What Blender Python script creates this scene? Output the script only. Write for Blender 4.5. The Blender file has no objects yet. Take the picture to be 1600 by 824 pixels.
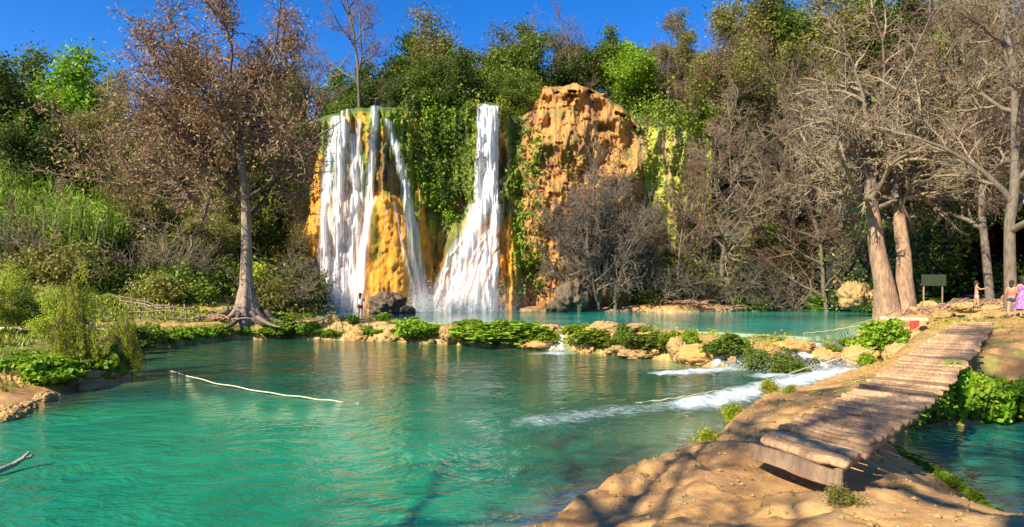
import bpy, math, random
import numpy as np
from mathutils import Vector
sc = bpy.context.scene
C = sc.collection
# ------------------------------------------------------------------ camera, light, exposure
CAMZ = 3.0
cam_d = bpy.data.cameras.new('camera'); cam = bpy.data.objects.new('camera', cam_d); C.objects.link(cam)
cam.location = (0, 0, CAMZ); cam.rotation_euler = (math.radians(90), 0, 0)
cam_d.sensor_width = 36; cam_d.lens = 22.5; cam_d.shift_y = 38 / 1600; cam_d.clip_start = 0.1; cam_d.clip_end = 5000
sc.camera = cam
SUN = Vector((-0.60, -0.55, 0.62)).normalized()          # towards the sun: left, behind the camera
elev = math.asin(SUN.z); azim = math.atan2(SUN.x, SUN.y)
world = bpy.data.worlds.new('World'); sc.world = world; world.use_nodes = True
wn = world.node_tree.nodes; wl = world.node_tree.links; wn.clear()
sky = wn.new('ShaderNodeTexSky'); sky.sky_type = 'NISHITA'; sky.sun_disc = False
sky.sun_elevation = elev; sky.sun_rotation = azim; sky.air_density = 1.0; sky.dust_density = 0.1; sky.ozone_density = 4.0; sky.altitude = 800
hs = wn.new('ShaderNodeHueSaturation'); hs.inputs['Saturation'].default_value = 1.35; hs.inputs['Value'].default_value = 0.95; hs.inputs['Hue'].default_value = 0.512
bg = wn.new('ShaderNodeBackground'); bg.inputs[1].default_value = 0.118; wo = wn.new('ShaderNodeOutputWorld')
wl.new(sky.outputs[0], hs.inputs['Color']); wl.new(hs.outputs[0], bg.inputs[0]); wl.new(bg.outputs[0], wo.inputs[0])
sun_d = bpy.data.lights.new('sun', 'SUN'); sun_d.energy = 5.0; sun_d.angle = math.radians(0.5); sun_d.color = (1.0, 0.90, 0.72)
sun = bpy.data.objects.new('sun', sun_d); C.objects.link(sun); sun.rotation_euler = SUN.to_track_quat('Z', 'Y').to_euler()
sc.view_settings.view_transform = 'Standard'; sc.view_settings.look = 'None'; sc.view_settings.gamma = 1
sc.view_settings.use_curve_mapping = False
sc.view_settings.exposure = 1.0
sc.cycles.max_bounces = 6; sc.cycles.transparent_max_bounces = 16
sc.cycles.diffuse_bounces = 3; sc.cycles.glossy_bounces = 3; sc.cycles.transmission_bounces = 3
sc.cycles.caustics_reflective = False; sc.cycles.caustics_refractive = False
try: sc.cycles.use_denoising = True
except Exception: pass

# ------------------------------------------------------------------ numeric helpers
def P(px, py, z=None, d=None):
    """a point of the place: sight line of the photograph at a known height or a known distance"""
    if d is None: d = (CAMZ - z) * 1000.0 / (py - 450.0)
    return ((px - 800) / 1000.0 * d, d, CAMZ + (450 - py) / 1000.0 * d)
def smooth(t): t = np.clip(t, 0, 1); return t * t * (3 - 2 * t)
def _h(ix, iy, iz, s):
    n = (ix * 374761393 + iy * 668265263 + iz * 2147483647 + s * 1274126177) & 0xFFFFFFFF
    n = ((n ^ (n >> 13)) * 1274126177) & 0xFFFFFFFF
    n = ((n ^ (n >> 16)) * 2246822519) & 0xFFFFFFFF
    return ((n ^ (n >> 15)) & 0xFFFFFF) / float(0xFFFFFF)
def noise(x, y, z=0.0, s=0):
    x, y, z = np.broadcast_arrays(np.asarray(x, float), np.asarray(y, float), np.asarray(z, float))
    ix, iy, iz = [np.floor(a).astype(np.int64) for a in (x, y, z)]
    fx, fy, fz = x - ix, y - iy, z - iz
    fx, fy, fz = [f * f * (3 - 2 * f) for f in (fx, fy, fz)]
    r = 0
    for a in (0, 1):
        for b in (0, 1):
            for c in (0, 1):
                w = (fx if a else 1 - fx) * (fy if b else 1 - fy) * (fz if c else 1 - fz)
                r = r + w * _h(ix + a, iy + b, iz + c, s)
    return r
def fbm(x, y, z=0.0, s=0, o=4, g=0.5):
    r = 0; a = 1.0; t = 0; f = 1.0
    for i in range(o):
        r = r + a * noise(np.asarray(x) * f + 17.3 * i, np.asarray(y) * f - 9.1 * i, np.asarray(z) * f, s + i); t += a; a *= g; f *= 2.03
    return r / t
def poly_sd(X, Y, poly):
    """signed distance to a closed outline, positive inside"""
    X = np.asarray(X, float); Y = np.asarray(Y, float)
    d = np.full(X.shape, 1e9); ins = np.zeros(X.shape, bool); n = len(poly)
    for i in range(n):
        ax, ay = poly[i]; bx, by = poly[(i + 1) % n]
        ex, ey = bx - ax, by - ay; L = ex * ex + ey * ey + 1e-12
        t = np.clip(((X - ax) * ex + (Y - ay) * ey) / L, 0, 1)
        d = np.minimum(d, (X - ax - t * ex) ** 2 + (Y - ay - t * ey) ** 2)
        c = ((ay > Y) != (by > Y)) & (X < (bx - ax) * (Y - ay) / ((by - ay) if by != ay else 1e-12) + ax)
        ins ^= c
    d = np.sqrt(d); return np.where(ins, d, -d)
def seg_d(X, Y, pts):
    d = np.full(np.shape(X), 1e9)
    for (ax, ay), (bx, by) in zip(pts[:-1], pts[1:]):
        ex, ey = bx - ax, by - ay; L = ex * ex + ey * ey + 1e-12
        t = np.clip(((X - ax) * ex + (Y - ay) * ey) / L, 0, 1)
        d = np.minimum(d, (X - ax - t * ex) ** 2 + (Y - ay - t * ey) ** 2)
    return np.sqrt(d)

# ------------------------------------------------------------------ mesh helpers
def mesh(name, V, F, mats=(), smooth_=True, col=None, attrs=None, fm=None):
    V = np.asarray(V, np.float32).reshape(-1, 3)
    me = bpy.data.meshes.new(name)
    if isinstance(F, np.ndarray):
        nf, k = F.shape; loops = F.astype(np.int32).ravel(); starts = np.arange(nf, dtype=np.int32) * k; tot = np.full(nf, k, np.int32)
    else:                                             # list of index arrays of different widths
        F = [f for f in F if len(f)]
        loops = np.concatenate([f.astype(np.int32).ravel() for f in F]); tot = np.concatenate([np.full(len(f), f.shape[1], np.int32) for f in F])
        starts = np.concatenate([[0], np.cumsum(tot)[:-1]]).astype(np.int32); nf = len(tot)
    me.vertices.add(len(V)); me.vertices.foreach_set('co', V.ravel())
    me.loops.add(len(loops)); me.loops.foreach_set('vertex_index', loops)
    me.polygons.add(nf); me.polygons.foreach_set('loop_start', starts); me.polygons.foreach_set('loop_total', tot)
    me.polygons.foreach_set('use_smooth', np.full(nf, bool(smooth_)))
    if fm is not None: me.polygons.foreach_set('material_index', np.asarray(fm, np.int32))
    me.update(calc_edges=True); me.validate()
    if col is not None:
        a = me.color_attributes.new('Col', 'FLOAT_COLOR', 'POINT')
        c = np.ones((len(V), 4), np.float32); c[:, :3] = col; a.data.foreach_set('color', c.ravel())
    for k2, v in (attrs or {}).items():
        a = me.attributes.new(k2, 'FLOAT', 'POINT'); a.data.foreach_set('value', np.asarray(v, np.float32).ravel())
    for m in (mats if isinstance(mats, (list, tuple)) else [mats]): me.materials.append(m)
    return me
def ob(name, me, parent=None, loc=None):
    o = bpy.data.objects.new(name, me); C.objects.link(o)
    if parent is not None: o.parent = parent
    if loc is not None: o.location = loc
    return o
def tag(o, label=None, cat=None, group=None, kind=None):
    if label: o['label'] = label
    if cat: o['category'] = cat
    if group: o['group'] = group
    if kind: o['kind'] = kind
    return o
def empty(name, loc=(0, 0, 0), rz=0.0, s=1.0):
    o = bpy.data.objects.new(name, None); C.objects.link(o); o.location = loc; o.rotation_euler = (0, 0, rz)
    o.scale = (s, s, s) if np.isscalar(s) else s; o.empty_display_size = 0.3
    return o
def copy_tree(o, parent=None):
    c = o.copy(); C.objects.link(c)
    if parent is not None: c.parent = parent
    for ch in list(o.children): copy_tree(ch, c)
    return c
def grid_faces(nu, nv):
    i = np.arange(nu * nv).reshape(nu, nv)
    return np.stack([i[:-1, :-1], i[1:, :-1], i[1:, 1:], i[:-1, 1:]], -1).reshape(-1, 4)
def tubes(polys):
    """polys: (points n x 3, radii n, sides, closed tip) -> one vertex and face set"""
    VV = []; FF = []; off = 0
    for pts, rad, k in polys:
        pts = np.asarray(pts, float); n = len(pts); rad = np.broadcast_to(np.asarray(rad, float), (n,))
        T = np.gradient(pts, axis=0); T /= np.linalg.norm(T, axis=1)[:, None] + 1e-9
        ref = np.array([0.0, 0, 1]) if abs(T[0][2]) < 0.9 else np.array([1.0, 0, 0])
        A = np.cross(T, ref); A /= np.linalg.norm(A, axis=1)[:, None] + 1e-9; B = np.cross(T, A)
        a = np.arange(k) * 2 * np.pi / k
        R = pts[:, None] + rad[:, None, None] * (np.cos(a)[None, :, None] * A[:, None] + np.sin(a)[None, :, None] * B[:, None])
        VV.append(R.reshape(-1, 3))
        i = np.arange(n * k).reshape(n, k) + off
        j = np.roll(i, -1, axis=1)
        FF.append(np.stack([i[:-1], j[:-1], j[1:], i[1:]], -1).reshape(-1, 4))
        off += n * k
    return np.concatenate(VV), np.concatenate(FF)
def leaves(rng, cen, size, aspect=0.5, flat=0.0, droop=0.0):
    """rhombic leaves, one quad each, about the given centres"""
    n = len(cen); size = np.broadcast_to(size, (n,)) * rng.uniform(0.6, 1.35, n)
    d = rng.normal(size=(n, 3)); d[:, 2] = d[:, 2] * (1 - flat) - droop; d /= np.linalg.norm(d, axis=1)[:, None]
    e = rng.normal(size=(n, 3)); e = np.cross(d, e); e /= np.linalg.norm(e, axis=1)[:, None]
    h = (size * 0.5)[:, None]
    V = np.stack([cen - d * h, cen + e * h * aspect + d * h * .1, cen + d * h, cen - e * h * aspect + d * h * .1], 1).reshape(-1, 3)
    return V, np.arange(n * 4).reshape(n, 4)

# ------------------------------------------------------------------ materials
class N:
    def __init__(s, name):
        s.m = bpy.data.materials.new(name); s.m.use_nodes = True; s.t = s.m.node_tree; s.t.nodes.clear()
        s.out = s.t.nodes.new('ShaderNodeOutputMaterial')
    def n(s, kind, **kw):
        x = s.t.nodes.new('ShaderNode' + kind)
        for k, v in kw.items():
            k2 = k.replace('_', ' ')
            if k in x.inputs: s.put(x.inputs[k], v)
            elif k2 in x.inputs: s.put(x.inputs[k2], v)
            elif k[0] == 'i' and k[1:].isdigit(): s.put(x.inputs[int(k[1:])], v)
            else: setattr(x, k, v)
        return x
    def put(s, i, v):
        if isinstance(v, bpy.types.NodeSocket): s.t.links.new(v, i)
        elif isinstance(v, bpy.types.Node): s.t.links.new(v.outputs[0], i)
        else:
            if isinstance(v, (tuple, list)) and len(v) == 3 and i.type == 'RGBA': v = (*v, 1)
            i.default_value = v
    def mix(s, f, a, b, mode='MIX'):
        x = s.t.nodes.new('ShaderNodeMix'); x.data_type = 'RGBA'; x.blend_type = mode
        s.put(x.inputs[0], f); s.put(x.inputs[6], a); s.put(x.inputs[7], b); return x.outputs[2]
    def math(s, op, a, b=0.0, c=0.0):
        x = s.n('Math', operation=op); s.put(x.inputs[0], a); s.put(x.inputs[1], b); s.put(x.inputs[2], c); return x.outputs[0]
    def noise(s, scale, detail=4, rough=0.55, vec=None, dist=0.0):
        x = s.n('TexNoise', Scale=scale, Detail=detail, Roughness=rough, Distortion=dist)
        if vec is not None: s.put(x.inputs['Vector'], vec)
        return x.outputs['Fac']
    def ramp(s, f, lo, hi, a=0.0, b=1.0):
        x = s.n('MapRange', i0=f, i1=lo, i2=hi, i3=a, i4=b); x.clamp = True; return x.outputs[0]
    def pos(s, sx=1, sy=1, sz=1):
        g = s.n('NewGeometry'); m = s.n('Mapping', i0=g.outputs['Position'], Scale=(sx, sy, sz)); return m.outputs[0]
    def opos(s, sx=1, sy=1, sz=1):
        g = s.n('TexCoord'); m = s.n('Mapping', i0=g.outputs['Object'], Scale=(sx, sy, sz)); return m.outputs[0]
    def bump(s, h, strength=0.5, dist=0.05):
        return s.n('Bump', Height=h, Strength=strength, Distance=dist).outputs[0]
    def end(s, sh): s.t.links.new(sh.outputs[0] if isinstance(sh, bpy.types.Node) else sh, s.out.inputs[0]); return s.m
def leaf_mat(name, c1, c2, tr=0.35, val=0.5):
    m = N(name); g = m.n('NewGeometry'); oi = m.n('ObjectInfo')
    c = m.mix(g.outputs['Random Per Island'], c1, c2)
    hsv = m.n('HueSaturation', Hue=m.ramp(oi.outputs['Random'], 0, 1, 0.485, 0.515), Saturation=1.0, Value=m.ramp(oi.outputs['Random'], 0, 1, 1 - val * .5, 1 + val * .5), Color=c)
    d = m.n('BsdfPrincipled', Base_Color=hsv.outputs[0], Roughness=0.55); d.inputs['Specular IOR Level'].default_value = 0.25
    t = m.n('BsdfTranslucent', Color=hsv.outputs[0])
    return m.end(m.n('MixShader', i0=tr, i1=d, i2=t))
def bark_mat(name, c1, c2, scale=3.0, var=.2):
    m = N(name); v = m.opos(scale, scale, scale * .25)
    f = m.noise(4, 6, .65, v); c = m.mix(m.ramp(f, .3, .7), c1, c2)
    oi = m.n('ObjectInfo'); hsv = m.n('HueSaturation', Value=m.ramp(oi.outputs['Random'], 0, 1, 1 - var, 1 + var), Color=c)
    return m.end(m.n('BsdfPrincipled', Base_Color=hsv.outputs[0], Roughness=0.85, Normal=m.bump(f, .8, .08)))
def vcol_mat(name, rough=0.85, ns=3.0, amt=0.35, bump=0.5, bd=0.06, sz=1.0):
    """colour of the thing from its Col attribute, broken up by fine grain"""
    m = N(name); a = m.n('Attribute', attribute_name='Col'); v = m.pos(1, 1, sz)
    f1 = m.noise(ns, 8, .65, v); f2 = m.noise(ns * 7, 5, .6, v)
    f3 = m.noise(ns * 28, 3, .6, v)
    f = m.math('ADD', m.math('ADD', m.math('MULTIPLY', f1, .5), m.math('MULTIPLY', f2, .35)), m.math('MULTIPLY', f3, .15))
    k = m.ramp(f, .3, .7, 1 - amt, 1 + amt)
    c = m.mix(1.0, a.outputs['Color'], m.n('CombineColor', i0=k, i1=k, i2=k).outputs[0], 'MULTIPLY')
    return m.end(m.n('BsdfPrincipled', Base_Color=c, Roughness=rough, Normal=m.bump(f, bump, bd)))
# ------------------------------------------------------------------ the lie of the land
ZU = 0.9                                               # level of the upper pool; the lower one lies at 0
def w0(px, py): p = P(px, py, z=0.0); return (p[0], p[1])
def w9(px, py): p = P(px, py, z=ZU); return (p[0], p[1])
LOWER = [(-30, 4.0), (-20, 9.5), (-13.8, 12.6)] + [w0(*q) for q in [(60, 632), (110, 612), (150, 605), (190, 599), (196, 585), (185, 570), (205, 556), (240, 546), (300, 538), (380, 532), (450, 528), (520, 531), (600, 533), (700, 538),
        (790, 544), (850, 546), (880, 549), (980, 556), (1060, 566), (1120, 575), (1170, 577), (1230, 583), (1290, 574), (1345, 562), (1392, 560), (1400, 572), (1350, 588), (1290, 600), (1200, 628), (1150, 662),
        (1085, 716), (1040, 745), (940, 778), (862, 822)]] + [(0.1, 7.2), (-1.5, 6.0), (-5, 4.5), (-12, 3)]
UPPER = [w9(*q) for q in [(415, 497), (500, 500), (600, 501), (700, 508), (800, 510), (900, 513), (1000, 517), (1100, 521), (1200, 526), (1280, 530), (1340, 523), (1352, 508), (1380, 500), (1450, 494)]] + \
        [(40, 60), (47, 78), (33, 78), (28.5, 64), (14, 55), (11, 57.5), (3, 58.3), (-2, 59.5), (-8.5, 58.5), (-16, 56), (-19, 51)]
RIGHT = [w0(*q) for q in [(1375, 700), (1400, 680), (1430, 670), (1500, 664), (1560, 658)]] + [(12, 14.6), (18, 14), (19, 8), (14, 4.5), (8, 5.2)] + [w0(*q) for q in [(1575, 818), (1540, 790), (1480, 752), (1410, 715)]]
BL = [(1190, 689), (1317, 616), (1407, 557), (1450, 529), (1492, 505)]
BR = [(1315, 727), (1415, 655), (1475, 600), (1515, 555), (1550, 505)]
def deck_pt(px, py): Y = 2.265 / ((py - 450) / 1000 + .045); return np.array([(px - 800) / 1000 * Y, Y, CAMZ - (py - 450) / 1000 * Y])
BLw = np.array([deck_pt(*q) for q in BL]); BRw = np.array([deck_pt(*q) for q in BR])
CTRL = np.array([
 (-16,14.5,.5),(-16,18,1.0),(-20,20,1.0),(-13.3,18,.5),(-26,28,1.2),(-30,36,1.5),(-19,34,1.1),(-14.9,37,1.05),(-17,42,1.2),(-24,45,2.2),(-32,45,4.6),(-36,40,3.2),(-40,30,2.2),(-50,40,6.5),(-34,25,1.5),(-45,50,7.5),(-25,50,3),(-60,20,4),(-30,10,.8),(-60,0,3),(-21,28,1.1),(-18,24,.9),
 (-13,40,1.1),(-8,39,.98),(-3.5,36,.96),(0,34.5,1.0),(3,32.3,.95),(6,30,1.02),(9,27,.98),(11.5,25,.9),(14,25.5,1.0),(16.5,29,1.15),
 (1.5,7.2,.45),(2.5,6.2,.8),(4.2,5.0,1.15),(3.0,8.0,.82),(3.9,6.6,.85),(5.4,6.3,.66),(6.0,8.0,.30),(5.9,5.0,.62),(5.0,8.3,.70),(4.6,8.6,.88),(3.6,10.5,.62),(6.2,11.0,.98),(5.5,13.5,.7),(8.0,13.5,1.08),(7.6,16,.45),(8.8,18.5,.25),(9.6,14.6,1.1),(10,17.5,.6),(12,15.6,.62),(11,20,.35),(12.4,22.2,.5),(12.5,18,1.35),(14,23,1.25),(15.5,20,1.55),(16.5,24,1.65),
 (16,16,.8),(20,22,1.7),(20,16,1.3),(24,27,1.95),(30,32,2.3),(30,40,2.3),(40,50,2.6),(19,30,1.5),(21.5,34,1.6),(27,42,1.7),(40,30,3.2),(50,60,4.0),(36,52,2.4),(60,40,6),(25,10,1.6),
 (0,0,1.45),(0,3,1.2),(-2,2,1.1),(6,1,1.5),(5,3.4,1.2),(-8,-8,1.8),(8,-8,2),(20,0,2),(-30,-20,3),(30,-20,3),
 (-22,55,2.5),(0,60,1.2),(13,58,1.4),(20,58,1.6),(30,68,1.8),(42,82,2.4),(60,90,4),(-80,50,10),(90,50,10)], float)
_A = np.linalg.norm(CTRL[:, None, :2] - CTRL[None, :, :2], axis=2)
_W = np.linalg.solve(np.block([[_A, np.ones((len(CTRL), 1))], [np.ones((1, len(CTRL))), np.zeros((1, 1))]]), np.append(CTRL[:, 2], 0))
def base_h(X, Y):
    r = np.full(np.shape(X), _W[-1])
    for c, w in zip(CTRL, _W): r = r + w * np.hypot(X - c[0], Y - c[1])
    return r
def yc_of(X): return np.interp(X, [-90, -50, -32, -22, -14, -8, 0, 12, 18, 27, 34, 48, 60, 90], [40, 47, 49, 56, 61, 62.5, 63, 61.5, 60, 64, 68, 74, 62, 50])
def hill_top(X): return np.interp(X, [-90, -60, -40, -28, -20, -12, 0, 15, 24, 34, 50, 90], [16, 14, 11, 13, 17, 19.5, 19.5, 19.0, 19.5, 21, 22, 24])
def hill_w(X): return np.interp(X, [-60, -32, -24, -16, -10, 14, 20, 30, 60], [26, 20, 10, 4, 2.5, 2.5, 8, 18, 14])
NOTCH = [(w9(872, 514), w0(870, 553), .5), (w9(1152, 524), w0(1140, 580), .55), (w9(1268, 530), w0(1255, 583), .9), (w9(1318, 530), w0(1330, 577), .7)]
def height(X, Y, fine=True):
    X = np.asarray(X, float); Y = np.asarray(Y, float)
    h = base_h(X, Y)
    t = (Y - yc_of(X)) / hill_w(X)
    hill = hill_top(X) + np.clip(Y - yc_of(X) - hill_w(X), 0, 22) * np.interp(X, [-60, -20, 0, 15, 40], [.28, .12, .10, .35, .5])
    h = h + smooth(t) * (hill - h)
    if fine:
        far = np.clip((Y - 8) / 60, 0, 1)
        h = h + (fbm(X * .35, Y * .35, s=3) - .5) * (0.25 + 2.6 * far * smooth(t + .35)) * 1.4
        h = h + (fbm(X * 1.3, Y * 1.3, s=9) - .5) * np.where(Y < 30, .20, .30) + (fbm(X * 5, Y * 5, s=19, o=3) - .5) * .06 * (Y < 30)
        gul = np.abs(fbm(X * .8 + 3, Y * .8, s=31) - .5)                        # water-worn hollows in the near rock
        h = h - smooth((.06 - gul) / .06) * .075 * (Y < 22) * (X > -1)
    wob = (fbm(X * .9, Y * .9, s=77) - .5) * .9 + (fbm(X * 3, Y * 3, s=78) - .5) * .35
    for poly, z, st, dp in ((LOWER, 0.0, 1.5, 3.0), (UPPER, ZU, 1.1, 3.0), (RIGHT, 0.0, 2.0, 2.4)):
        s = poly_sd(X, Y, poly) + wob * np.clip(Y / 22, .25, 1) * .8
        gent = smooth((-X - 9.5) / 2) * smooth((20.5 - Y) / 3) if poly is LOWER else 0.0
        land = z - .02 + np.clip(-s, 0, 9) * st * .75 * (1 - .72 * gent) * (np.interp(Y, [10.5, 13], [.30, 1.0]) if poly is RIGHT else 1.0)
        if poly is UPPER: land = np.where(Y < 47, z - .02 + np.clip(-s, 0, 9) * .35, land)
        h = np.where(s > 0, z - np.clip(s * (.55 - .42 * gent), 0, dp) - .03, np.where(-s < 6, np.minimum(h, land), h) if poly is not UPPER else np.where((-s < 5), np.minimum(h, np.maximum(land, z + .02)), h))
    for (tx, ty), (ex, ey), nr in NOTCH:
        L2 = (ex - tx) ** 2 + (ey - ty) ** 2; t = ((X - tx) * (ex - tx) + (Y - ty) * (ey - ty)) / L2; lim = np.clip(.84 * (1 - np.clip(t, 0, 1) ** 1.5) - .05, -.05, .84)
        h = np.where((h > lim) & (t > -1.2) & (t < 1.3), h - np.exp(-(seg_d(X, Y, [(2 * tx - ex, 2 * ty - ey), (ex, ey)]) / nr) ** 4) * (h - lim), h)
    br = seg_d(X, Y, [tuple(p[:2]) for p in (BLw + BRw) / 2])
    dz = 1.05 + (Y - 7.04) * .045
    h = np.where((br < 1.1) & (Y < 23.2), np.minimum(h, dz - .17 - .12 * smooth((1.1 - br)) - .16 * smooth((8.7 - Y) / .8)), h)
    return h
def H1(x, y): return float(height(np.array([x]), np.array([y]))[0])

# terrain sheet: cells grow with distance
rr = np.concatenate([np.linspace(-2.6, -.95, 60)[:-1], np.linspace(-.95, .95, 560), np.linspace(.95, 2.6, 60)[1:]]); yy = 1.5 * (230 / 1.5) ** (np.linspace(0, 1, 600))
YY, RR = np.meshgrid(yy, rr, indexing='ij'); XX = RR * YY
ZZ = height(XX, YY)
# keep the sheet that carries the cliff well below and behind it
sL, sU, sR = poly_sd(XX, YY, LOWER), poly_sd(XX, YY, UPPER), poly_sd(XX, YY, RIGHT)
n1, n2, n3 = fbm(XX * .5, YY * .5, s=5), fbm(XX * 2.2, YY * 2.2, s=6), fbm(XX * .12, YY * .12, s=8)
def lerp(a, b, t): t = np.clip(t, 0, 1)[..., None]; return np.asarray(a) * (1 - t) + np.asarray(b) * t
clay, clay2 = np.array((.56, .30, .095)), np.array((.42, .225, .08))
tan_, grass, grass2, litter = np.array((.60, .36, .13)), np.array((.13, .17, .02)), np.array((.24, .24, .035)), np.array((.14, .09, .045))
col = lerp(np.broadcast_to(clay, XX.shape + (3,)), clay2, smooth((n1 - .35) * 3))
col = lerp(col, tan_, smooth((n2 - .52) * 5) * .8)
gmask = smooth((-XX - 12) / 3) * smooth((YY - 16) / 3) * smooth((n1 + .25 * n2 - .42) * 6)
gmask = np.maximum(gmask, smooth((-XX - 22) / 3) * .95)
gmask = np.maximum(gmask, smooth((n1 * .6 + n2 * .4 - .55) * 9) * .75 * (YY > 12) * (YY < 48))
col = lerp(col, lerp(np.broadcast_to(grass, XX.shape + (3,)), grass2, smooth((n2 - .4) * 4)), gmask)
path = np.exp(-(seg_d(XX, YY, [(-60, 26), (-30, 30), (-20, 33), (-16, 36.5)]) / .9) ** 2)
col = lerp(col, clay * .95, path * 1.0)
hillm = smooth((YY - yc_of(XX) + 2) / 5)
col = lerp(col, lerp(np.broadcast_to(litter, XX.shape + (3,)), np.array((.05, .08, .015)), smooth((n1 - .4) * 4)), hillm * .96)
col = lerp(col, litter * .6, smooth((XX - 23) / 6) * smooth((YY - 32) / 8) * .92)  # ground around the cave darkened in colour to stand for its shade
under = np.maximum(np.maximum(sL, sR), sU)
col = lerp(col, np.array((.62, .55, .27)), smooth(under / .6 + .3) * .85)
rim = smooth((-np.minimum(np.abs(sL), 3) + 2) / 1.5) * (YY > 24) * (XX > -19) * (XX < 17)
col = lerp(col, lerp(np.broadcast_to(np.array((.62, .38, .13)), XX.shape + (3,)), np.array((.16, .2, .03)), smooth((n2 - .5) * 7)), rim * .8)
wet = smooth((.16 - ZZ) / .14) * (ZZ > -.02) * (YY < 40)
col = lerp(col, col * .5, wet * .8)
stain = smooth((fbm(XX * 1.7 + 4, YY * 1.7, s=15, o=5) - .50) * 7) * (YY < 30)
col = lerp(col, col * np.array((.70, .60, .50)), stain * .5)
soil = vcol_mat('clay_and_grass_ground', .88, 2.6, .42, .75, .08)
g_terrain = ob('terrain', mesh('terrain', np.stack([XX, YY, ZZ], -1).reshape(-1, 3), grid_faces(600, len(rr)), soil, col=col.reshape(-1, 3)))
tag(g_terrain, kind='structure')
bx, by = np.meshgrid(np.linspace(-60, 60, 120), np.linspace(-60, 1.6, 70), indexing='ij')
bz = height(bx, by) - .02
tag(ob('ground', mesh('ground_behind', np.stack([bx, by, bz], -1).reshape(-1, 3), grid_faces(120, 70), soil, col=np.broadcast_to(clay2, (8400, 3)))), kind='structure')
q = 2500.0
tag(ob('ground', mesh('ground_far', [(-q, -q, -4.5), (q, -q, -4.5), (q, q, -4.5), (-q, q, -4.5)], np.array([[0, 1, 2, 3]]), soil, col=np.broadcast_to(litter, (4, 3)))), kind='structure')

# ------------------------------------------------------------------ water
def water_mat(name, wave):
    m = N(name)
    a = m.n('Attribute', attribute_name='Col').outputs['Color']; cl = m.n('Attribute', attribute_name='clear').outputs['Fac']; fo = m.n('Attribute', attribute_name='foam').outputs['Fac']
    v = m.pos(1, 1, 1)
    warp = m.n('TexNoise', Scale=.30, Detail=2.0, i0=v)
    v2 = m.n('VectorMath', operation='ADD', i0=v, i1=m.n('VectorMath', operation='SCALE', i0=warp.outputs['Color'], Scale=2.2).outputs[0]).outputs[0]
    st = m.n('Mapping', i0=v2, Scale=(.9, 1.25, 1)).outputs[0]
    w1 = m.noise(1.9, 4, .5, st, .3); w2 = m.noise(7.5, 3, .55, st, .2); w3 = m.noise(.35, 2, .5, v2)
    amp = m.ramp(w3, .38, .62, .25, 1.0)
    hgt = m.math('ADD', m.math('MULTIPLY', w1, 1.0), m.math('MULTIPLY', m.math('MULTIPLY', w2, amp), .38))
    hgt = m.math('ADD', hgt, m.math('MULTIPLY', m.math('MULTIPLY', m.noise(9, 4, .6, v), fo), .5))
    k = m.ramp(m.noise(.5, 5, .6, v2), .3, .7, .80, 1.22)
    c = m.mix(1.0, a, m.n('CombineColor', i0=k, i1=k, i2=k).outputs[0], 'MULTIPLY')
    fst = m.n('Mapping', i0=v2, Rotation=(0, 0, -.9), Scale=(1.2, 5.0, 1)).outputs[0]
    fn = m.noise(2.6, 8, .78, fst, .6)
    fm = m.math('MULTIPLY', m.ramp(m.math('ADD', fn, m.math('MULTIPLY', fo, .62)), .80, 1.32), m.ramp(fo, .02, .3))
    c2 = m.mix(fm, c, (.80, .88, .90))
    nb = m.bump(hgt, wave, .18)
    d = m.n('BsdfPrincipled', Base_Color=c2, Roughness=m.ramp(fm, 0, 1, .05, .6), IOR=1.33, Normal=nb)
    tr = m.n('BsdfTransparent', Color=(.80, .97, .88, 1)); gl = m.n('BsdfGlossy', Color=(1, 1, 1, 1), Roughness=.05, Normal=nb)
    fr = m.n('Fresnel', IOR=1.33, Normal=nb)
    clr = m.n('MixShader', i0=fr.outputs[0], i1=tr, i2=gl)
    cf = m.math('MULTIPLY', cl, m.math('SUBTRACT', 1.0, fm))
    return m.end(m.n('MixShader', i0=cf, i1=d, i2=clr))
wm_low, wm_up = water_mat('lower_pool_water', .50), water_mat('upper_pool_water', .22)
def G(X, Y, x, y, sx, sy=None, ang=0.0):
    c, s = math.cos(ang), math.sin(ang); a = (X - x) * c + (Y - y) * s; b = -(X - x) * s + (Y - y) * c
    return np.exp(-(a / sx) ** 2 - (b / (sy or sx)) ** 2)
yw = 3.4 * (47 / 3.4) ** np.linspace(0, 1, 330); rw = np.linspace(-2.4, 2.4, 700)
WY, WX = np.meshgrid(yw, rw, indexing='ij'); WX = WX * WY
s1, s3 = poly_sd(WX, WY, LOWER), poly_sd(WX, WY, RIGHT); sw = np.maximum(s1, s3)
nn = fbm(WX * .28, WY * .28, s=50); nf = fbm(WX * 1.1, WY * 1.1, s=51)
deep, teal, green, pale = np.array((.004, .062, .045)), np.array((.006, .205, .108)), np.array((.025, .085, .035)), np.array((.30, .36, .17))
cw = np.broadcast_to(deep, WX.shape + (3,))
bright = np.clip(G(WX, WY, -6.5, 13, 6.5, 5.5) * 1.15 + G(WX, WY, -4.5, 9, 5.5, 3) * .7 + G(WX, WY, -12, 11, 5, 4) * .6 + (nn - .5) * .9, 0, 1)
cw = lerp(cw, teal, smooth(bright * 1.1)); cw = lerp(cw, teal * .55, .35 * smooth((nn - .4) * 3))
cw = lerp(cw, green, smooth((WY - 19) / 10) * .6 + .55 * G(WX, WY, 5, 18, 5, 5))
cw = lerp(cw, np.array((.12, .05, .015)), smooth((nf - .6) * 9) * smooth((WY - 20) / 4) * .55 * (WX < 2))
cw = lerp(cw, pale, smooth((1.3 - sw) / 1.6) * .55 + G(WX, WY, 6.6, 24.6, 2.2, 1.2) * .5 + G(WX, WY, 3.6, 13.5, 1.2, 2.2, -.4) * .35)
cw = lerp(cw, np.array((.010, .19, .135)), (s3 > -1) * .8)
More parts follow.
